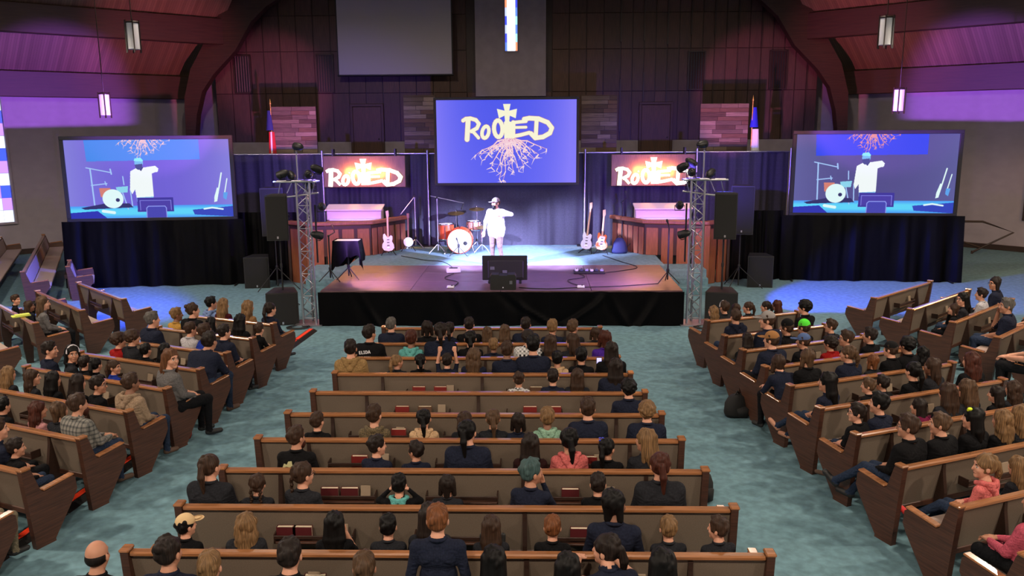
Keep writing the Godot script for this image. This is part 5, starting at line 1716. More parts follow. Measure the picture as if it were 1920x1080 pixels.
func hair_mat(c: String) -> StandardMaterial3D:
	if mats.has("hair_" + c):
		return mats["hair_" + c]
	var cols := {"black": Color(0.075, 0.065, 0.065), "dark": Color(0.12, 0.085, 0.07), "darkbrown": Color(0.14, 0.095, 0.075), "brown": Color(0.27, 0.18, 0.125), "lightbrown": Color(0.4, 0.29, 0.2), "blond": Color(0.6, 0.45, 0.29), "ginger": Color(0.55, 0.32, 0.17), "auburn": Color(0.33, 0.15, 0.1), "auburnblond": Color(0.48, 0.3, 0.18), "grey": Color(0.42, 0.4, 0.38), "tealblond": Color(0.3, 0.42, 0.42),
		"cream": Color(0.78, 0.66, 0.48), "greycap": Color(0.5, 0.48, 0.47), "blackcap": Color(0.05, 0.05, 0.055), "limecap": Color(0.3, 0.85, 0.2), "tancap": Color(0.55, 0.37, 0.2), "bluecap": Color(0.25, 0.33, 0.5)}
	var m := mat("hair_" + c, cols[c].lightened(0.0 if c in ["black", "dark", "blackcap"] else 0.05), 0.55)
	m.metallic_specular = 0.3
	if not (c.ends_with("cap") or c == "cream"):
		m.albedo_texture = tex("strands", 256, 128, 34.0, 1.4, 0.35, 1.0, 3)
	else:
		m.roughness = 0.85
	return m

func cloth_mat(c: String) -> StandardMaterial3D:
	if mats.has("cloth_" + c):
		return mats["cloth_" + c]
	var cols := {"navy": Color(0.125, 0.145, 0.215), "black": Color(0.075, 0.075, 0.085), "charcoal": Color(0.155, 0.16, 0.18), "pink": Color(0.88, 0.46, 0.45), "cream": Color(0.86, 0.72, 0.56), "mint": Color(0.6, 0.76, 0.66), "tan": Color(0.62, 0.5, 0.33), "teal": Color(0.42, 0.74, 0.72), "purple": Color(0.3, 0.16, 0.6), "maroon": Color(0.32, 0.11, 0.14), "maroondark": Color(0.19, 0.1, 0.1), "lightblue": Color(0.5, 0.6, 0.8), "yellow": Color(0.76, 0.58, 0.28), "blonde_top": Color(0.62, 0.47, 0.32), "white": Color(0.74, 0.73, 0.75), "blue": Color(0.13, 0.22, 0.6), "red": Color(0.6, 0.1, 0.1), "grey": Color(0.42, 0.41, 0.41), "beige": Color(0.62, 0.53, 0.44), "palepink": Color(0.76, 0.54, 0.54), "magenta": Color(0.45, 0.1, 0.25), "pinkgrey": Color(0.8, 0.36, 0.44), "jeans": Color(0.17, 0.22, 0.31), "darkpants": Color(0.08, 0.085, 0.1), "khaki": Color(0.5, 0.46, 0.38), "shirtwhite": Color(0.86, 0.86, 0.88), "stone": Color(0.42, 0.36, 0.33)}
	if c in ["plaid", "check", "camo"]:
		var im := Image.create(64, 64, false, Image.FORMAT_RGB8)
		var nz := FastNoiseLite.new()
		nz.frequency = 0.08
		for y in 64:
			for x in 64:
				var k := Color(0.5, 0.5, 0.47)
				if c == "check":
					k = Color(0.85, 0.85, 0.85) if (x / 32 + y / 32) % 2 == 0 else (Color(0.08, 0.08, 0.09) if (x / 32) % 2 == 0 else Color(0.45, 0.45, 0.45))
				elif c == "plaid":
					var a := 0.35 if x % 32 < 12 else 0.0
					a += 0.35 if y % 32 < 12 else 0.0
					k = Color(0.48, 0.47, 0.44).lerp(Color(0.13, 0.14, 0.15), a * 1.2)
				else:
					var q := nz.get_noise_2d(x, y)
					k = Color(0.45, 0.38, 0.26) if q > 0.12 else (Color(0.2, 0.18, 0.13) if q < -0.12 else Color(0.32, 0.28, 0.19))
				im.set_pixel(x, y, k)
		return mat("cloth_" + c, Color.WHITE, 0.9, ImageTexture.create_from_image(im), Vector3.ONE * (14.0 if c == "check" else 9.0))
	var m := mat("cloth_" + c, cols[c], 0.9, tex("knit", 128, 128, 10.0, 10.0, 0.7, 1.0, 4), Vector3.ONE * 2.5)
	m.heightmap_enabled = true
	m.heightmap_texture = tex("wrinkle", 128, 128, 2.2, 3.4, 0.0, 1.0, 2)
	m.heightmap_scale = 0.9
	m.metallic_specular = 0.25
	return m

func make_person(called: String, label: String, at: Vector3, yaw: float, s: float, hair: String, hcol: String, shirt: String, turn: int, pose: String, extra: String, group: String) -> Node3D:
	var wide := extra.contains("wide")
	var kid := s < 0.86 and pose != "speak"
	var ht := int(round(turn * 0.8 / 15.0)) * 15
	var t := thing(called, label, "person", at, yaw - turn * 0.2, group)
	t.scale = Vector3.ONE * s
	var b := body(pose, ht, wide, kid)
	var mi := MeshInstance3D.new()
	mi.name = "body"
	mi.mesh = b[0]
	var tone := rng.randi_range(0, 9)
	var skin := mat("skin%d" % (2 if tone == 9 else (1 if tone > 5 else 0)), [Color(0.76, 0.55, 0.45), Color(0.68, 0.48, 0.38), Color(0.48, 0.32, 0.24)][2 if tone == 9 else (1 if tone > 5 else 0)], 0.6)
	var sleeve: bool = extra.contains("hood") or shirt in ["plaid", "grey", "camo", "maroon", "pinkgrey", "beige", "tan", "shirtwhite"] or rng.randf() < 0.4
	var legs := cloth_mat("jeans" if extra.contains("jeans") else ("khaki" if extra.contains("khaki") else ("stone" if pose == "speak" else ["jeans", "darkpants", "darkpants"][rng.randi_range(0, 2)])))
	var shoe: StandardMaterial3D = skin if extra.contains("barefoot") else (mat("shoe_red", Color(0.75, 0.15, 0.15), 0.7) if extra.contains("redshoe") else (mat("shoe_brown", Color(0.3, 0.22, 0.17), 0.7) if extra.contains("jeans") else mat("shoe_dark", Color(0.1, 0.1, 0.105), 0.6)))
	for k in b[1].size():
		var mt: StandardMaterial3D
		match b[1][k]:
			0: mt = cloth_mat(shirt)
			1: mt = legs
			2: mt = skin
			3: mt = shoe
			4: mt = cloth_mat(shirt) if sleeve else skin
			5: mt = mat("eye_white", Color(0.8, 0.78, 0.75), 0.4)
			6: mt = mat("eye_dark", Color(0.1, 0.07, 0.06), 0.4)
			_: mt = mat("lips", Color(0.6, 0.33, 0.3), 0.5)
		mi.set_surface_override_material(k, mt)
	t.add_child(mi)
	var hx: Transform3D = b[2]
	var on_head := func(mesh: Mesh, called2: String, m: Material, x := Transform3D()) -> MeshInstance3D:
		var o := put(mesh, called2, m, t)
		o.transform = hx * x
		return o
	if hair in ["cap", "beanie"]:
		on_head.call(hair_mesh("short"), "hair", hair_mat("black" if hcol == "cream" else "brown"), Transform3D(Basis.from_scale(Vector3(0.97, 0.93, 0.97)), Vector3(0, -0.012, 0)))
		on_head.call(hair_mesh(hair), hair, hair_mat(hcol))
	else:
		on_head.call(hair_mesh(hair), "hair", hair_mat(hcol))
	if extra.contains("beard"):
		on_head.call(hair_mesh("beard"), "beard", hair_mat("auburn" if pose != "speak" else "black"))
	if extra.contains("hood") and pose in ["sit", "legout", "behind"]:
		put(hood_mesh(), "hood", cloth_mat("teal" if extra.contains("hoodteal") else shirt), t)
	else:
		var ring0 := []
		for k in 17:
			var an := TAU * k / 16.0
			ring0.append(Vector3(cos(an) * 0.064, 0.008 * sin(an), sin(an) * 0.064))
		var cl := put(MB.new().tube(ring0, 0.018, 6) if not lib.has("collar") else lib.collar, "collar", cloth_mat(shirt), t)
		lib.collar = cl.mesh
		cl.position = b[3].nk.lerp(b[3].hd, 0.1) + Vector3(0, -0.004, 0.006)
	if extra.contains("glasses"):
		var g := MB.new()
		for sd in [-1.0, 1.0]:
			var ring := []
			for k in 13:
				ring.append(Vector3(sd * 0.032 + cos(TAU * k / 12.0) * 0.022, 0.004 + sin(TAU * k / 12.0) * 0.017, -0.102))
			g.tube(ring, 0.0028, 5)
			g.tube([Vector3(sd * 0.054, 0.008, -0.1), Vector3(sd * 0.084, 0.006, -0.02), Vector3(sd * 0.084, 0.0, 0.02)], 0.0028, 5)
		g.tube([Vector3(-0.011, 0.006, -0.105), Vector3(0.011, 0.006, -0.105)], 0.0028, 5)
		on_head.call(g.mesh(), "glasses", mats.black)
	if extra.contains("band"):
		var bd := []
		for k in 15:
			var a := PI * k / 14.0
			bd.append(Vector3(cos(a) * 0.09, 0.02 + sin(a) * 0.122, -0.03))
		on_head.call(MB.new().tube(bd, 0.011, 6).mesh(), "headband", mat("band", Color(0.8, 0.78, 0.8), 0.7))
	if extra.contains("bow"):
		var bw := MB.new()
		for k in 5:
			bw.lathe([Vector2(0.001, -0.012), Vector2(0.022, 0.0), Vector2(0.001, 0.012)], T(-0.05 + cos(k * TAU / 5) * 0.03, 0.12 + sin(k * TAU / 5) * 0.025, 0.06), 8)
		on_head.call(bw.mesh(), "hair_flower", mat("bow_blue", Color(0.2, 0.25, 0.75), 0.6))
	if extra.contains("clip"):
		on_head.call(MB.new().box(T(-0.06, 0.12, -0.03, 20, 0, 40), Vector3(0.035, 0.06, 0.05), 0.012).mesh(), "hair_clip", mat("clip_lime", Color(0.85, 0.95, 0.2), 0.5))
	if extra.contains("text"):
		var tm := TextMesh.new()
		var sf := SystemFont.new()
		sf.font_names = PackedStringArray(["Droid Sans"])
		sf.font_weight = 700
		tm.font = sf
		tm.text = "ELIDA"
		tm.font_size = 28
		tm.pixel_size = 0.0024
		tm.depth = 0.004
		var o := put(tm, "back_lettering", mats.white, t)
		o.transform = T(-0.05, 0.455, 0.137, 0, -8, 6)
	if extra.contains("print"):
		put(MB.new().prism(P2([[-0.14, 0.40], [-0.12, 0.45], [-0.085, 0.44], [-0.07, 0.475], [-0.03, 0.48], [-0.02, 0.43], [-0.05, 0.405], [-0.09, 0.415]], 1.0), 0.112, 0.122), "back_print", mat("print_cream", Color(0.75, 0.74, 0.55), 0.8), t)
	return t

func people() -> void:
	make_person("person", "bearded man in flat cap and white shirt speaking on stage", Vector3(-0.22, 0.75, -20.7), 168.0, 1.0, "cap", "greycap", "shirtwhite", 35, "speak", "beard wide", "")
	for p in PEOPLE:
		var y := 0.455
		if p[9] == "stand":
			y = 0.0
		make_person("person", p[11], Vector3(p[1], y, p[2]), p[3] + rng.randf_range(-5, 5), p[4], p[5], p[6], p[7], p[8], p[9], p[10], "audience in the pews")
		if p[10].contains("phone"):
			var ph := thing("phone", "glowing white phone held up in the eighth row".replace("eighth row", "fourth central pew"), "phone", Vector3(p[1] - 0.16, 0.84, p[2] - 0.12), 0.0)
			put(MB.new().box(T(0, 0.07, 0, 0, -10), Vector3(0.075, 0.15, 0.01), 0.003), "case", mats.black, ph)
			put(MB.new().box(T(0, 0.07, 0.006, 0, -10), Vector3(0.068, 0.135, 0.002)), "phone_screen", glow("phone_glow", Color(0.75, 0.72, 1.0), 1.6), ph)

# block, row, rail centre x and z, yaw, length
const PEWS := [
	["central",10,0.000,-5.285,0.00,5.43],
	["central",9,0.000,-6.105,0.00,5.25],
	["central",8,0.000,-6.925,0.00,5.07],
	["central",7,0.000,-7.745,0.00,4.89],
	["central",6,0.000,-8.565,0.00,4.71],
	["central",5,0.000,-9.385,0.00,4.53],
	["central",4,0.000,-10.205,0.00,4.35],
	["central",3,0.000,-11.025,0.00,4.17],
	["central",2,0.000,-11.845,0.00,3.99],
	["central",1,0.000,-12.665,0.00,3.80],
	["central",0,0.000,-13.685,0.00,3.75],
	["drum-side",0,-4.658,-14.277,-22.00,1.85],
	["drum-side",1,-4.804,-13.323,-22.00,2.10],
	["drum-side",2,-4.986,-12.461,-22.00,2.30],
	["drum-side",3,-5.126,-11.629,-22.00,2.45],
	["drum-side",4,-5.355,-10.805,-22.00,2.75],
	["drum-side",5,-5.551,-9.962,-22.00,3.00],
	["drum-side",6,-5.790,-9.138,-22.00,3.30],
	["drum-side",7,-5.993,-8.296,-22.00,3.50],
	["drum-side",8,-6.175,-7.443,-22.00,3.70],
	["guitar-side",0,4.655,-14.531,22.40,2.00],
	["guitar-side",1,4.761,-13.490,22.40,2.10],
	["guitar-side",2,4.979,-12.677,22.40,2.40],
	["guitar-side",3,5.162,-11.825,22.40,2.60],
	["guitar-side",4,5.391,-11.013,22.40,2.90],
	["guitar-side",5,5.573,-10.181,22.40,3.10],
	["guitar-side",6,5.766,-9.349,22.40,3.30],
	["guitar-side",7,6.024,-8.526,22.40,3.60],
	["guitar-side",8,6.227,-7.684,22.40,3.80],
	["guitar-side",9,6.419,-6.842,22.40,4.00],
	["window-side",0,-8.468,-16.951,-43.60,2.70],
	["window-side",1,-8.784,-15.945,-43.60,2.80],
	["window-side",2,-9.100,-14.950,-43.60,2.90],
	["window-side",3,-9.416,-13.954,-43.60,3.00],
	["handrail-side",0,8.367,-16.971,43.00,2.70],
	["handrail-side",1,8.664,-15.985,43.00,2.80],
	["handrail-side",2,8.960,-14.989,43.00,2.90],
	["handrail-side",3,9.197,-13.993,43.00,3.00],
	["handrail-side",4,9.534,-13.007,43.00,3.10],
	["sideways",0,-13.370,-22.762,-62.62,8.00],
	["sideways",1,-14.436,-22.210,-62.62,8.00],
	["sideways",2,-11.123,-20.491,-62.62,1.20],
]
# pew, x, z, yaw, size, hair, hair colour, top, head turn, pose, extras, label
const PEOPLE := [
	["central",-2.52,-5.53,0.0,0.92,"bald","dark","black",0,"sit","","person, bald crown, black shirt, first from drums, eleventh central pew from stage"],
	["central",-1.98,-5.53,0.0,0.96,"bun","darkbrown","navy",20,"sit","","person, dark brown hair bun, navy shirt, second from drums, eleventh central pew from stage"],
	["central",-1.68,-5.53,0.0,0.78,"short","blond","navy",0,"sit","","person, short blond hair, navy shirt, third from drums, eleventh central pew from stage"],
	["central",-1.08,-5.53,0.0,0.94,"short","darkbrown","black",0,"sit","","person, short dark brown hair, black shirt, fourth from drums, eleventh central pew from stage"],
	["central",-0.53,-5.53,0.0,0.78,"short","lightbrown","navy",0,"sit","","person, short light brown hair, navy shirt, fifth from drums, eleventh central pew from stage"],
	["central",0.01,-5.59,0.0,0.87,"short","ginger","navy",0,"stand","","person, short ginger hair, navy shirt, sixth from drums, eleventh central pew from stage"],
	["central",0.42,-5.53,0.0,0.89,"long","black","black",0,"sit","","person, long black hair, black shirt, seventh from drums, eleventh central pew from stage"],
	["central",0.96,-5.53,0.0,0.79,"long","black","black",0,"sit","","person, long black hair, black shirt, eighth from drums, eleventh central pew from stage"],
	["central",1.32,-5.53,0.0,0.95,"pony","darkbrown","navy",-60,"rail","","person, dark brown ponytail, navy shirt, ninth from drums, eleventh central pew from stage"],
	["central",1.65,-5.53,0.0,0.83,"long","black","black",0,"sit","","person, long black hair, black shirt, tenth from drums, eleventh central pew from stage"],
	["central",-2.21,-6.35,0.0,0.66,"cap","cream","black",35,"sit","","person, cream cap, black shirt, first from drums, tenth central pew from stage"],
	["central",-1.70,-6.35,0.0,0.68,"wavy","blond","charcoal",-20,"sit","wide","person, wavy blond hair, charcoal shirt, second from drums, tenth central pew from stage"],
	["central",-0.95,-6.35,0.0,0.69,"long","black","black",0,"face","","person, long black hair, black shirt, third from drums, tenth central pew from stage"],
	["central",-0.50,-6.35,0.0,0.66,"short","black","charcoal",0,"sit","","person, short black hair, charcoal shirt, fourth from drums, tenth central pew from stage"],
	["central",-0.15,-6.35,0.0,0.78,"long","darkbrown","charcoal",0,"sit","","person, long dark brown hair, charcoal shirt, fifth from drums, tenth central pew from stage"],
	["central",0.36,-6.35,0.0,0.66,"long","brown","charcoal",0,"kneesup","","person, long brown hair, charcoal shirt, sixth from drums, tenth central pew from stage"],
	["central",0.87,-6.35,0.0,0.66,"short","ginger","black",0,"sit","","person, short ginger hair, black shirt, seventh from drums, tenth central pew from stage"],
	["central",1.38,-6.35,0.0,0.97,"bob","black","navy",60,"sit","","person, black bobbed hair, navy shirt, eighth from drums, tenth central pew from stage"],
	["central",1.83,-6.35,0.0,0.66,"short","blond","charcoal",0,"sit","","person, short blond hair, charcoal shirt, ninth from drums, tenth central pew from stage"],
	["central",2.24,-6.35,0.0,0.66,"short","brown","charcoal",-60,"face","","person, short brown hair, charcoal shirt, tenth from drums, tenth central pew from stage"],
	["central",-2.31,-7.17,0.0,0.92,"pony","brown","charcoal",15,"sit","wide","person, brown ponytail, charcoal shirt, first from drums, ninth central pew from stage"],
	["central",-1.87,-7.17,0.0,0.66,"braids","brown","charcoal",0,"sit","","person, twin brown braids, charcoal shirt, second from drums, ninth central pew from stage"],
	["central",-1.44,-7.17,0.0,0.79,"braid","brown","charcoal",45,"sit","glasses","person, brown side braid, charcoal shirt, third from drums, ninth central pew from stage"],
	["central",-0.54,-7.17,0.0,0.66,"short","black","black",0,"behind","hoodteal","person, short black hair, black shirt, fourth from drums, ninth central pew from stage"],
	["central",-0.09,-7.17,0.0,0.66,"bob","darkbrown","charcoal",0,"sit","","person, dark brown bobbed hair, charcoal shirt, fifth from drums, ninth central pew from stage"],
	["central",0.69,-7.17,0.0,0.83,"short","tealblond","navy",50,"face","","person, short teal-tipped blond hair, navy shirt, sixth from drums, ninth central pew from stage"],
	["central",1.31,-7.17,0.0,0.68,"short","darkbrown","black",0,"sit","","person, short dark brown hair, black shirt, seventh from drums, ninth central pew from stage"],
	["central",1.88,-7.17,0.0,0.96,"pony","auburn","charcoal",0,"sit","wide","person, auburn ponytail, charcoal shirt, eighth from drums, ninth central pew from stage"],
	["central",-1.73,-7.99,0.0,0.88,"short","brown","black",30,"sit","beard print","person, short brown hair, black shirt, first from drums, eighth central pew from stage"],
	["central",-0.90,-7.99,0.0,0.73,"short","darkbrown","navy",50,"sit","","person, short dark brown hair, navy shirt, second from drums, eighth central pew from stage"],
	["central",-0.50,-7.99,0.0,0.66,"short","darkbrown","navy",-50,"sit","","person, short dark brown hair, navy shirt, third from drums, eighth central pew from stage"],
	["central",0.04,-7.99,0.0,0.97,"pony","black","navy",20,"sit","wide","person, black ponytail, navy shirt, fourth from drums, eighth central pew from stage"],
	["central",0.68,-7.99,0.0,0.76,"long","darkbrown","maroondark",0,"sit","","person, long dark brown hair, maroon shirt, fifth from drums, eighth central pew from stage"],
	["central",1.08,-7.99,0.0,0.83,"pony","black","pink",0,"sit","hood","person, black ponytail, pink hoodie, sixth from drums, eighth central pew from stage"],
	["central",1.47,-7.99,0.0,0.71,"pony","black","black",30,"sit","bow","person, black ponytail, black shirt, seventh from drums, eighth central pew from stage"],
	["central",1.86,-7.99,0.0,0.82,"long","blond","charcoal",-65,"sit","","person, long blond hair, charcoal shirt, eighth from drums, eighth central pew from stage"],
	["central",-1.73,-8.81,0.0,0.68,"short","brown","black",15,"sit","","person, short brown hair, black shirt, first from drums, seventh central pew from stage"],
	["central",-1.08,-8.81,0.0,0.78,"short","brown","camo",25,"sit","hood","person, short brown hair, camouflage hoodie, second from drums, seventh central pew from stage"],
	["central",-0.52,-8.81,0.0,0.73,"pony","black","cream",0,"sit","hood","person, black ponytail, cream hoodie, third from drums, seventh central pew from stage"],
	["central",-0.05,-8.81,0.0,0.70,"pony","brown","charcoal",45,"sit","","person, brown ponytail, charcoal shirt, fourth from drums, seventh central pew from stage"],
	["central",0.26,-8.81,0.0,0.73,"pony","lightbrown","charcoal",0,"sit","","person, light brown ponytail, charcoal shirt, fifth from drums, seventh central pew from stage"],
	["central",0.54,-8.81,0.0,0.68,"bob","darkbrown","navy",0,"sit","","person, dark brown bobbed hair, navy shirt, sixth from drums, seventh central pew from stage"],
	["central",0.87,-8.81,0.0,0.75,"short","blond","mint",0,"sit","hood","person, short blond hair, mint hoodie, seventh from drums, seventh central pew from stage"],
	["central",1.32,-8.81,0.0,0.92,"short","brown","navy",0,"sit","wide","person, short brown hair, navy shirt, eighth from drums, seventh central pew from stage"],
	["central",1.98,-8.81,0.0,0.88,"curly","blond","navy",0,"sit","wide","person, curly blond hair, navy shirt, ninth from drums, seventh central pew from stage"],
	["central",1.87,-9.63,0.0,0.88,"curly","black","navy",0,"sit","","person, curly black hair, navy shirt, first from drums, sixth central pew from stage"],
	["central",0.52,-10.45,0.0,0.66,"bun","brown","check",0,"sit","","person, brown hair bun, checked shirt, first from drums, fifth central pew from stage"],
	["central",0.97,-10.45,0.0,0.70,"short","darkbrown","navy",0,"sit","","person, short dark brown hair, navy shirt, second from drums, fifth central pew from stage"],
	["central",1.29,-10.45,0.0,0.71,"long","brown","charcoal",0,"sit","","person, long brown hair, charcoal shirt, third from drums, fifth central pew from stage"],
	["central",1.79,-10.45,0.0,0.91,"long","darkbrown","navy",0,"sit","wide","person, long dark brown hair, navy shirt, fourth from drums, fifth central pew from stage"],
	["central",-1.88,-11.27,0.0,0.95,"short","darkbrown","tan",0,"sit","hood wide","person, short dark brown hair, tan hoodie, first from drums, fourth central pew from stage"],
	["central",-1.22,-11.27,0.0,0.66,"pony","blond","charcoal",50,"sit","","person, blond ponytail, charcoal shirt, second from drums, fourth central pew from stage"],
	["central",-0.89,-11.27,0.0,0.68,"pony","black","black",0,"sit","","person, black ponytail, black shirt, third from drums, fourth central pew from stage"],
	["central",-0.51,-11.27,0.0,0.68,"short","darkbrown","navy",0,"raise","","person, short dark brown hair, navy shirt, fourth from drums, fourth central pew from stage"],
	["central",-0.13,-11.27,0.0,0.78,"wavy","lightbrown","navy",0,"sit","","person, wavy light brown hair, navy shirt, fifth from drums, fourth central pew from stage"],
	["central",0.34,-11.27,0.0,0.92,"short","brown","navy",0,"sit","","person, short brown hair, navy shirt, sixth from drums, fourth central pew from stage"],
	["central",0.71,-11.27,0.0,1.02,"short","black","navy",0,"sit","wide","person, short black hair, navy shirt, seventh from drums, fourth central pew from stage"],
	["central",1.05,-11.27,0.0,0.72,"short","black","cream",0,"sit","hood","person, short black hair, cream hoodie, eighth from drums, fourth central pew from stage"],
	["central",1.39,-11.27,0.0,0.78,"short","black","black",0,"sit","","person, short black hair, black shirt, ninth from drums, fourth central pew from stage"],
	["central",1.81,-11.27,0.0,0.92,"long","darkbrown","black",0,"sit","phone","person, long dark brown hair, black shirt, tenth from drums, fourth central pew from stage"],
	["central",-1.77,-12.09,0.0,0.97,"short","darkbrown","black",40,"sit","wide text","person, short dark brown hair, black shirt, first from drums, third central pew from stage"],
	["central",-1.14,-12.09,0.0,0.83,"short","auburn","teal",0,"sit","hood","person, short auburn hair, teal hoodie, second from drums, third central pew from stage"],
	["central",-0.69,-12.09,0.0,1.02,"pony","darkbrown","navy",0,"sit","wide","person, dark brown ponytail, navy shirt, third from drums, third central pew from stage"],
	["central",-0.24,-12.09,0.0,0.83,"pony","black","black",0,"sit","","person, black ponytail, black shirt, fourth from drums, third central pew from stage"],
	["central",0.11,-12.09,0.0,0.69,"short","blond","navy",0,"sit","","person, short blond hair, navy shirt, fifth from drums, third central pew from stage"],
	["central",0.63,-12.09,0.0,0.88,"curly","darkbrown","check",0,"sit","wide","person, curly dark brown hair, checked shirt, sixth from drums, third central pew from stage"],
	["central",0.97,-12.09,0.0,0.76,"long","brown","charcoal",0,"sit","","person, long brown hair, charcoal shirt, seventh from drums, third central pew from stage"],
	["central",1.30,-12.09,0.0,0.78,"long","brown","charcoal",-65,"sit","","person, long brown hair, charcoal shirt, eighth from drums, third central pew from stage"],
	["central",1.79,-12.09,0.0,0.83,"bob","auburn","purple",0,"sit","","person, auburn bobbed hair, purple shirt, ninth from drums, third central pew from stage"],
	["central",-1.58,-12.91,0.0,0.88,"short","grey","navy",20,"sit","wide","person, short grey hair, navy shirt, first from drums, second central pew from stage"],
	["central",-1.00,-12.91,0.0,0.78,"bob","darkbrown","black",0,"sit","","person, dark brown bobbed hair, black shirt, second from drums, second central pew from stage"],
	["central",-0.64,-12.91,0.0,0.76,"pony","darkbrown","navy",0,"sit","","person, dark brown ponytail, navy shirt, third from drums, second central pew from stage"],
	["central",-0.32,-12.91,0.0,0.88,"short","darkbrown","black",0,"sit","","person, short dark brown hair, black shirt, fourth from drums, second central pew from stage"],
	["central",-0.03,-12.91,0.0,0.67,"long","lightbrown","charcoal",0,"sit","","person, long light brown hair, charcoal shirt, fifth from drums, second central pew from stage"],
	["central",0.25,-12.91,0.0,0.71,"long","lightbrown","charcoal",0,"sit","","person, long light brown hair, charcoal shirt, sixth from drums, second central pew from stage"],
	["central",0.59,-12.91,0.0,0.88,"short","darkbrown","navy",0,"sit","wide","person, short dark brown hair, navy shirt, seventh from drums, second central pew from stage"],
	["central",1.02,-12.91,0.0,0.80,"short","blond","navy",20,"sit","","person, short blond hair, navy shirt, eighth from drums, second central pew from stage"],
	["central",1.35,-12.91,0.0,0.80,"short","lightbrown","charcoal",35,"sit","","person, short light brown hair, charcoal shirt, ninth from drums, second central pew from stage"],
	["central",1.70,-12.91,0.0,0.66,"bob","brown","charcoal",0,"sit","","person, brown bobbed hair, charcoal shirt, tenth from drums, second central pew from stage"],
	["drum-side",-3.98,-14.26,-22.0,0.80,"pony","darkbrown","navy",20,"sit","","person, dark brown ponytail, navy shirt, first from aisle, first drum-side pew from stage"],
	["drum-side",-4.44,-14.45,-22.0,0.80,"wavy","blond","blonde_top",0,"sit","","person, wavy blond hair, tan shirt, second from aisle, first drum-side pew from stage"],
	["drum-side",-4.97,-14.66,-22.0,0.79,"long","blond","maroon",0,"sit","","person, long blond hair, maroon shirt, third from aisle, first drum-side pew from stage"],
	["drum-side",-5.24,-14.77,-22.0,0.80,"short","black","lightblue",30,"sit","hood","person, short black hair, light blue hoodie, fourth from aisle, first drum-side pew from stage"],
	["drum-side",-3.95,-13.24,-22.0,0.69,"short","brown","black",0,"lean","","person, short brown hair, black shirt, first from aisle, second drum-side pew from stage"],
	["drum-side",-4.19,-13.33,-22.0,0.80,"long","black","black",0,"sit","","person, long black hair, black shirt, second from aisle, second drum-side pew from stage"],
	["drum-side",-4.78,-13.57,-22.0,0.68,"long","black","black",0,"sit","","person, long black hair, black shirt, third from aisle, second drum-side pew from stage"],
	["drum-side",-5.15,-13.72,-22.0,0.96,"bun","brown","black",30,"sit","wide","person, brown hair bun, black shirt, fourth from aisle, second drum-side pew from stage"],
	["drum-side",-5.50,-13.86,-22.0,0.79,"short","blond","yellow",30,"sit","","person, short blond hair, yellow shirt, fifth from aisle, second drum-side pew from stage"],
	["drum-side",-4.11,-12.37,-22.0,0.90,"short","darkbrown","navy",20,"sit","wide","person, short dark brown hair, navy shirt, first from aisle, third drum-side pew from stage"],
	["drum-side",-4.47,-12.51,-22.0,0.84,"short","brown","blue",25,"sit","","person, short brown hair, blue shirt, second from aisle, third drum-side pew from stage"],
	["drum-side",-4.74,-12.62,-22.0,0.88,"short","brown","white",20,"sit","","person, short brown hair, white shirt, third from aisle, third drum-side pew from stage"],
	["drum-side",-5.49,-12.92,-22.0,1.00,"short","grey","navy",25,"sit","wide","person, short grey hair, navy shirt, fourth from aisle, third drum-side pew from stage"],
	["drum-side",-4.16,-11.50,-22.0,1.08,"short","darkbrown","navy",0,"lean","wide jeans","person, short dark brown hair, navy shirt, first from aisle, fourth drum-side pew from stage"],
	["drum-side",-4.77,-11.74,-22.0,0.71,"long","black","black",0,"sit","","person, long black hair, black shirt, second from aisle, fourth drum-side pew from stage"],
	["drum-side",-5.13,-11.89,-22.0,0.66,"short","black","black",0,"sit","","person, short black hair, black shirt, third from aisle, fourth drum-side pew from stage"],
	["drum-side",-5.37,-11.99,-22.0,0.91,"curly","brown","charcoal",30,"sit","","person, curly brown hair, charcoal shirt, fourth from aisle, fourth drum-side pew from stage"],
	["drum-side",-5.64,-12.10,-22.0,0.79,"curly","brown","red",40,"sit","","person, curly brown hair, red shirt, fifth from aisle, fourth drum-side pew from stage"],
	["drum-side",-4.18,-10.59,-22.0,1.01,"long","auburnblond","grey",95,"sit","wide","person, long strawberry blond hair, grey shirt, first from aisle, fifth drum-side pew from stage"],
	["drum-side",-5.16,-10.99,-22.0,0.66,"pony","brown","blue",75,"sit","","person, brown ponytail, blue shirt, second from aisle, fifth drum-side pew from stage"],
	["drum-side",-5.48,-11.11,-22.0,0.66,"pony","black","black",0,"sit","","person, black ponytail, black shirt, third from aisle, fifth drum-side pew from stage"],
	["drum-side",-5.69,-11.20,-22.0,0.66,"short","darkbrown","black",0,"sit","","person, short dark brown hair, black shirt, fourth from aisle, fifth drum-side pew from stage"],
	["drum-side",-5.92,-11.29,-22.0,0.81,"long","black","charcoal",110,"sit","band","person, long black hair, charcoal shirt, fifth from aisle, fifth drum-side pew from stage"],
	["drum-side",-6.35,-11.47,-22.0,0.82,"short","darkbrown","navy",60,"sit","","person, short dark brown hair, navy shirt, sixth from aisle, fifth drum-side pew from stage"],
	["drum-side",-4.30,-9.72,-22.0,0.92,"short","brown","beige",25,"sit","hood wide jeans","person, short brown hair, beige hoodie, first from aisle, sixth drum-side pew from stage"],
	["drum-side",-4.83,-9.93,-22.0,0.77,"short","darkbrown","black",50,"sit","glasses","person, short dark brown hair, black shirt, second from aisle, sixth drum-side pew from stage"],
	["drum-side",-5.16,-10.06,-22.0,0.75,"long","darkbrown","black",0,"sit","","person, long dark brown hair, black shirt, third from aisle, sixth drum-side pew from stage"],
	["drum-side",-5.59,-10.24,-22.0,0.73,"long","black","black",0,"sit","","person, long black hair, black shirt, fourth from aisle, sixth drum-side pew from stage"],
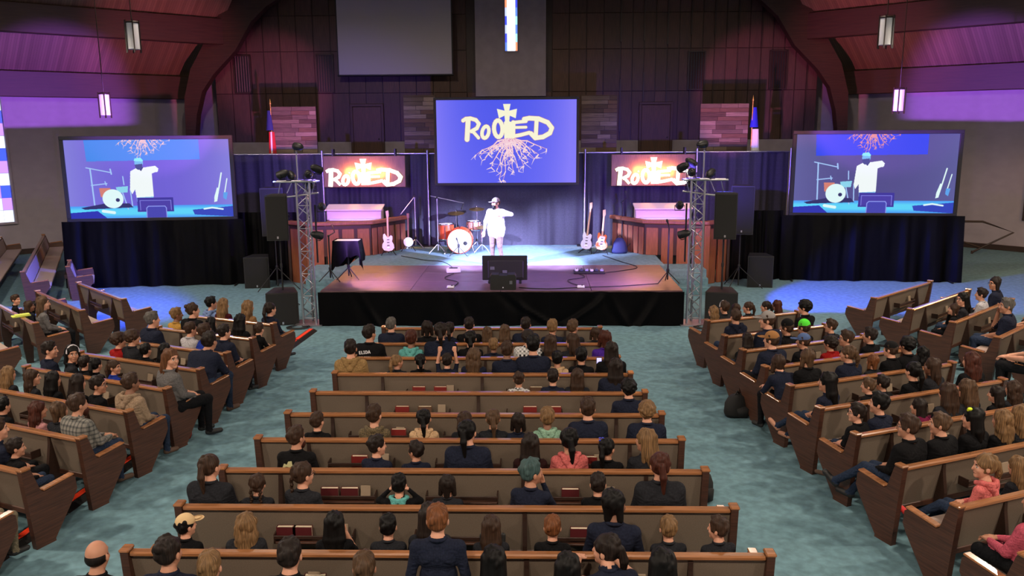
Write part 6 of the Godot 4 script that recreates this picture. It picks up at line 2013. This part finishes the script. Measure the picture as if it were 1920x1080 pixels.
	["drum-side",-5.96,-10.39,-22.0,0.71,"wavy","brown","charcoal",40,"sit","","person, wavy brown hair, charcoal shirt, fifth from aisle, sixth drum-side pew from stage"],
	["drum-side",-6.39,-10.56,-22.0,0.70,"long","blond","charcoal",0,"sit","","person, long blond hair, charcoal shirt, sixth from aisle, sixth drum-side pew from stage"],
	["drum-side",-4.50,-8.87,-22.0,0.94,"short","brown","plaid",20,"lap","beard wide jeans","person, short brown hair, plaid shirt, first from aisle, seventh drum-side pew from stage"],
	["drum-side",-4.80,-9.00,-22.0,0.74,"bob","lightbrown","charcoal",0,"sit","","person, light brown bobbed hair, charcoal shirt, second from aisle, seventh drum-side pew from stage"],
	["drum-side",-5.13,-9.13,-22.0,0.70,"wavy","auburn","palepink",20,"sit","","person, wavy auburn hair, pale pink top, third from aisle, seventh drum-side pew from stage"],
	["drum-side",-5.70,-9.36,-22.0,0.66,"short","black","black",0,"sit","","person, short black hair, black shirt, fourth from aisle, seventh drum-side pew from stage"],
	["drum-side",-4.72,-8.04,-22.0,0.66,"short","darkbrown","black",45,"sit","jeans","person, short dark brown hair, black shirt, first from aisle, eighth drum-side pew from stage"],
	["drum-side",-4.97,-8.14,-22.0,0.91,"short","brown","navy",30,"sit","","person, short brown hair, navy shirt, second from aisle, eighth drum-side pew from stage"],
	["drum-side",-4.56,-7.05,-22.0,0.80,"short","brown","grey",0,"sit","khaki","person, short brown hair, grey shirt, first from aisle, ninth drum-side pew from stage"],
	["window-side",-8.18,-14.41,-43.6,0.94,"long","lightbrown","grey",20,"sit","","person, long light brown hair, grey shirt, first from aisle, third window-side pew from stage"],
	["window-side",-8.81,-15.01,-43.6,0.66,"long","brown","charcoal",20,"sit","","person, long brown hair, charcoal shirt, second from aisle, third window-side pew from stage"],
	["window-side",-8.97,-15.16,-43.6,0.66,"long","black","navy",20,"lean","khaki","person, long black hair, navy shirt, third from aisle, third window-side pew from stage"],
	["window-side",-9.45,-15.61,-43.6,0.66,"short","brown","black",50,"sit","","person, short brown hair, black shirt, fourth from aisle, third window-side pew from stage"],
	["guitar-side",3.93,-14.49,22.4,0.67,"wavy","blond","charcoal",-15,"sit","","person, wavy blond hair, charcoal shirt, first from aisle, first guitar-side pew from stage"],
	["guitar-side",4.15,-14.58,22.4,0.74,"short","brown","charcoal",0,"sit","band","person, short brown hair, charcoal shirt, second from aisle, first guitar-side pew from stage"],
	["guitar-side",4.37,-14.67,22.4,0.67,"bob","brown","pink",0,"sit","","person, brown bobbed hair, pink shirt, third from aisle, first guitar-side pew from stage"],
	["guitar-side",4.62,-14.78,22.4,0.68,"pony","brown","charcoal",-50,"face","","person, brown ponytail, charcoal shirt, fourth from aisle, first guitar-side pew from stage"],
	["guitar-side",4.98,-14.92,22.4,0.66,"pony","darkbrown","charcoal",-50,"sit","","person, dark brown ponytail, charcoal shirt, fifth from aisle, first guitar-side pew from stage"],
	["guitar-side",5.21,-15.02,22.4,0.66,"long","auburn","black",-30,"sit","","person, long auburn hair, black shirt, sixth from aisle, first guitar-side pew from stage"],
	["guitar-side",4.08,-13.47,22.4,0.89,"short","brown","navy",0,"sit","hood","person, short brown hair, navy hoodie, first from aisle, second guitar-side pew from stage"],
	["guitar-side",5.39,-14.01,22.4,0.94,"curly","black","black",-35,"sit","","person, curly black hair, black shirt, second from aisle, second guitar-side pew from stage"],
	["guitar-side",4.04,-12.55,22.4,0.66,"long","darkbrown","charcoal",0,"sit","","person, long dark brown hair, charcoal shirt, first from aisle, third guitar-side pew from stage"],
	["guitar-side",4.39,-12.69,22.4,1.06,"cap","greycap","navy",-50,"sit","wide","person, grey cap, navy shirt, second from aisle, third guitar-side pew from stage"],
	["guitar-side",4.74,-12.84,22.4,0.82,"beanie","blackcap","black",-30,"sit","","person, black beanie, black shirt, third from aisle, third guitar-side pew from stage"],
	["guitar-side",5.05,-12.97,22.4,0.78,"beanie","limecap","black",-20,"sit","","person, lime green beanie, black shirt, fourth from aisle, third guitar-side pew from stage"],
	["guitar-side",5.55,-13.17,22.4,0.74,"short","brown","charcoal",-50,"face","glasses","person, short brown hair, charcoal shirt, fifth from aisle, third guitar-side pew from stage"],
	["guitar-side",4.17,-11.68,22.4,0.98,"cap","tancap","navy",-35,"sit","wide","person, tan cap, navy shirt, first from aisle, fourth guitar-side pew from stage"],
	["guitar-side",4.70,-11.89,22.4,0.88,"cap","bluecap","black",-35,"sit","wide","person, blue cap, black shirt, second from aisle, fourth guitar-side pew from stage"],
	["guitar-side",5.16,-12.08,22.4,0.74,"curly","darkbrown","red",-20,"sit","wide","person, curly dark brown hair, red shirt, third from aisle, fourth guitar-side pew from stage"],
	["guitar-side",5.44,-12.20,22.4,0.80,"short","brown","charcoal",-60,"sit","glasses","person, short brown hair, charcoal shirt, fourth from aisle, fourth guitar-side pew from stage"],
	["guitar-side",5.86,-12.37,22.4,0.80,"short","darkbrown","black",-45,"sit","","person, short dark brown hair, black shirt, fifth from aisle, fourth guitar-side pew from stage"],
	["guitar-side",4.12,-10.75,22.4,0.92,"bob","brown","navy",0,"lean","","person, brown bobbed hair, navy shirt, first from aisle, fifth guitar-side pew from stage"],
	["guitar-side",4.42,-10.87,22.4,0.93,"bob","lightbrown","black",0,"sit","","person, light brown bobbed hair, black shirt, second from aisle, fifth guitar-side pew from stage"],
	["guitar-side",5.07,-11.14,22.4,0.90,"pony","lightbrown","navy",-40,"sit","wide","person, light brown ponytail, navy shirt, third from aisle, fifth guitar-side pew from stage"],
	["guitar-side",5.48,-11.31,22.4,0.66,"bob","ginger","charcoal",0,"sit","","person, ginger bobbed hair, charcoal shirt, fourth from aisle, fifth guitar-side pew from stage"],
	["guitar-side",5.78,-11.43,22.4,0.88,"cap","blackcap","black",-15,"sit","","person, black cap, black shirt, fifth from aisle, fifth guitar-side pew from stage"],
	["guitar-side",6.06,-11.55,22.4,0.92,"curly","black","black",0,"sit","","person, curly black hair, black shirt, sixth from aisle, fifth guitar-side pew from stage"],
	["guitar-side",6.32,-11.65,22.4,0.69,"wavy","black","black",0,"sit","","person, wavy black hair, black shirt, seventh from aisle, fifth guitar-side pew from stage"],
	["guitar-side",4.38,-9.95,22.4,0.83,"long","black","navy",-45,"legout","barefoot","person, long black hair, navy shirt, first from aisle, sixth guitar-side pew from stage"],
	["guitar-side",4.99,-10.20,22.4,0.66,"short","lightbrown","black",-40,"sit","","person, short light brown hair, black shirt, second from aisle, sixth guitar-side pew from stage"],
	["guitar-side",5.20,-10.29,22.4,0.67,"short","darkbrown","black",-20,"sit","","person, short dark brown hair, black shirt, third from aisle, sixth guitar-side pew from stage"],
	["guitar-side",5.67,-10.48,22.4,0.81,"pony","black","black",0,"sit","","person, black ponytail, black shirt, fourth from aisle, sixth guitar-side pew from stage"],
	["guitar-side",5.97,-10.60,22.4,0.87,"long","brown","charcoal",-40,"face","","person, long brown hair, charcoal shirt, fifth from aisle, sixth guitar-side pew from stage"],
	["guitar-side",6.61,-10.87,22.4,0.84,"wavy","auburn","black",0,"sit","wide","person, wavy auburn hair, black shirt, sixth from aisle, sixth guitar-side pew from stage"],
	["guitar-side",4.40,-9.04,22.4,0.73,"short","darkbrown","black",-50,"sit","glasses wide jeans","person, short dark brown hair, black shirt, first from aisle, seventh guitar-side pew from stage"],
	["guitar-side",4.70,-9.17,22.4,0.82,"short","black","navy",-30,"sit","","person, short black hair, navy shirt, second from aisle, seventh guitar-side pew from stage"],
	["guitar-side",5.41,-9.46,22.4,0.66,"long","darkbrown","magenta",-30,"lean","","person, long dark brown hair, magenta shirt, third from aisle, seventh guitar-side pew from stage"],
	["guitar-side",5.67,-9.57,22.4,0.81,"long","brown","charcoal",0,"sit","wide","person, long brown hair, charcoal shirt, fourth from aisle, seventh guitar-side pew from stage"],
	["guitar-side",5.96,-9.69,22.4,0.82,"long","lightbrown","charcoal",0,"sit","","person, long light brown hair, charcoal shirt, fifth from aisle, seventh guitar-side pew from stage"],
	["guitar-side",6.41,-9.87,22.4,0.66,"long","darkbrown","black",-35,"sit","","person, long dark brown hair, black shirt, sixth from aisle, seventh guitar-side pew from stage"],
	["guitar-side",6.68,-9.99,22.4,0.70,"wavy","brown","charcoal",0,"sit","","person, wavy brown hair, charcoal shirt, seventh from aisle, seventh guitar-side pew from stage"],
	["guitar-side",4.60,-8.20,22.4,0.96,"short","brown","black",-30,"legout","glasses wide","person, short brown hair, black shirt, first from aisle, eighth guitar-side pew from stage"],
	["guitar-side",5.01,-8.37,22.4,0.91,"short","lightbrown","black",-35,"face","wide","person, short light brown hair, black shirt, second from aisle, eighth guitar-side pew from stage"],
	["guitar-side",5.44,-8.55,22.4,0.91,"long","black","black",-35,"sit","clip","person, long black hair, black shirt, third from aisle, eighth guitar-side pew from stage"],
	["guitar-side",5.84,-8.71,22.4,0.78,"wavy","blond","black",0,"sit","","person, wavy blond hair, black shirt, fourth from aisle, eighth guitar-side pew from stage"],
	["guitar-side",6.09,-8.81,22.4,0.80,"wavy","blond","charcoal",0,"sit","","person, wavy blond hair, charcoal shirt, fifth from aisle, eighth guitar-side pew from stage"],
	["guitar-side",4.98,-7.43,22.4,0.79,"pony","blond","pink",-65,"legout","hood redshoe jeans","person, blond ponytail, pink hoodie, first from aisle, ninth guitar-side pew from stage"],
	["guitar-side",5.39,-7.60,22.4,0.69,"long","blond","charcoal",0,"sit","","person, long blond hair, charcoal shirt, second from aisle, ninth guitar-side pew from stage"],
	["guitar-side",4.90,-6.48,22.4,0.93,"short","brown","pinkgrey",-20,"lap","wide","person, short brown hair, pink sweater, first from aisle, tenth guitar-side pew from stage"],
	["handrail-side",8.27,-14.68,43.0,0.66,"bob","brown","black",-20,"face","","person, brown bobbed hair, black shirt, first from aisle, third handrail-side pew from stage"],
	["handrail-side",8.56,-14.95,43.0,0.83,"long","black","charcoal",-50,"sit","glasses","person, long black hair, charcoal shirt, second from aisle, third handrail-side pew from stage"],
	["handrail-side",9.21,-15.55,43.0,0.79,"short","darkbrown","white",-20,"sit","wide","person, short dark brown hair, white shirt, third from aisle, third handrail-side pew from stage"],
	["handrail-side",9.71,-16.02,43.0,0.98,"bob","darkbrown","navy",-60,"sit","glasses wide","person, dark brown bobbed hair, navy shirt, fourth from aisle, third handrail-side pew from stage"],
	["handrail-side",8.77,-13.92,43.0,1.00,"short","grey","navy",-40,"face","wide jeans","person, short grey hair, navy shirt, first from aisle, fourth handrail-side pew from stage"],
	["handrail-side",9.68,-14.78,43.0,0.77,"short","grey","black",-30,"sit","","person, short grey hair, black shirt, second from aisle, fourth handrail-side pew from stage"],
	["handrail-side",8.38,-12.26,43.0,1.12,"short","brown","navy",-30,"lap","wide","person, short brown hair, navy shirt, first from aisle, fifth handrail-side pew from stage"],
]
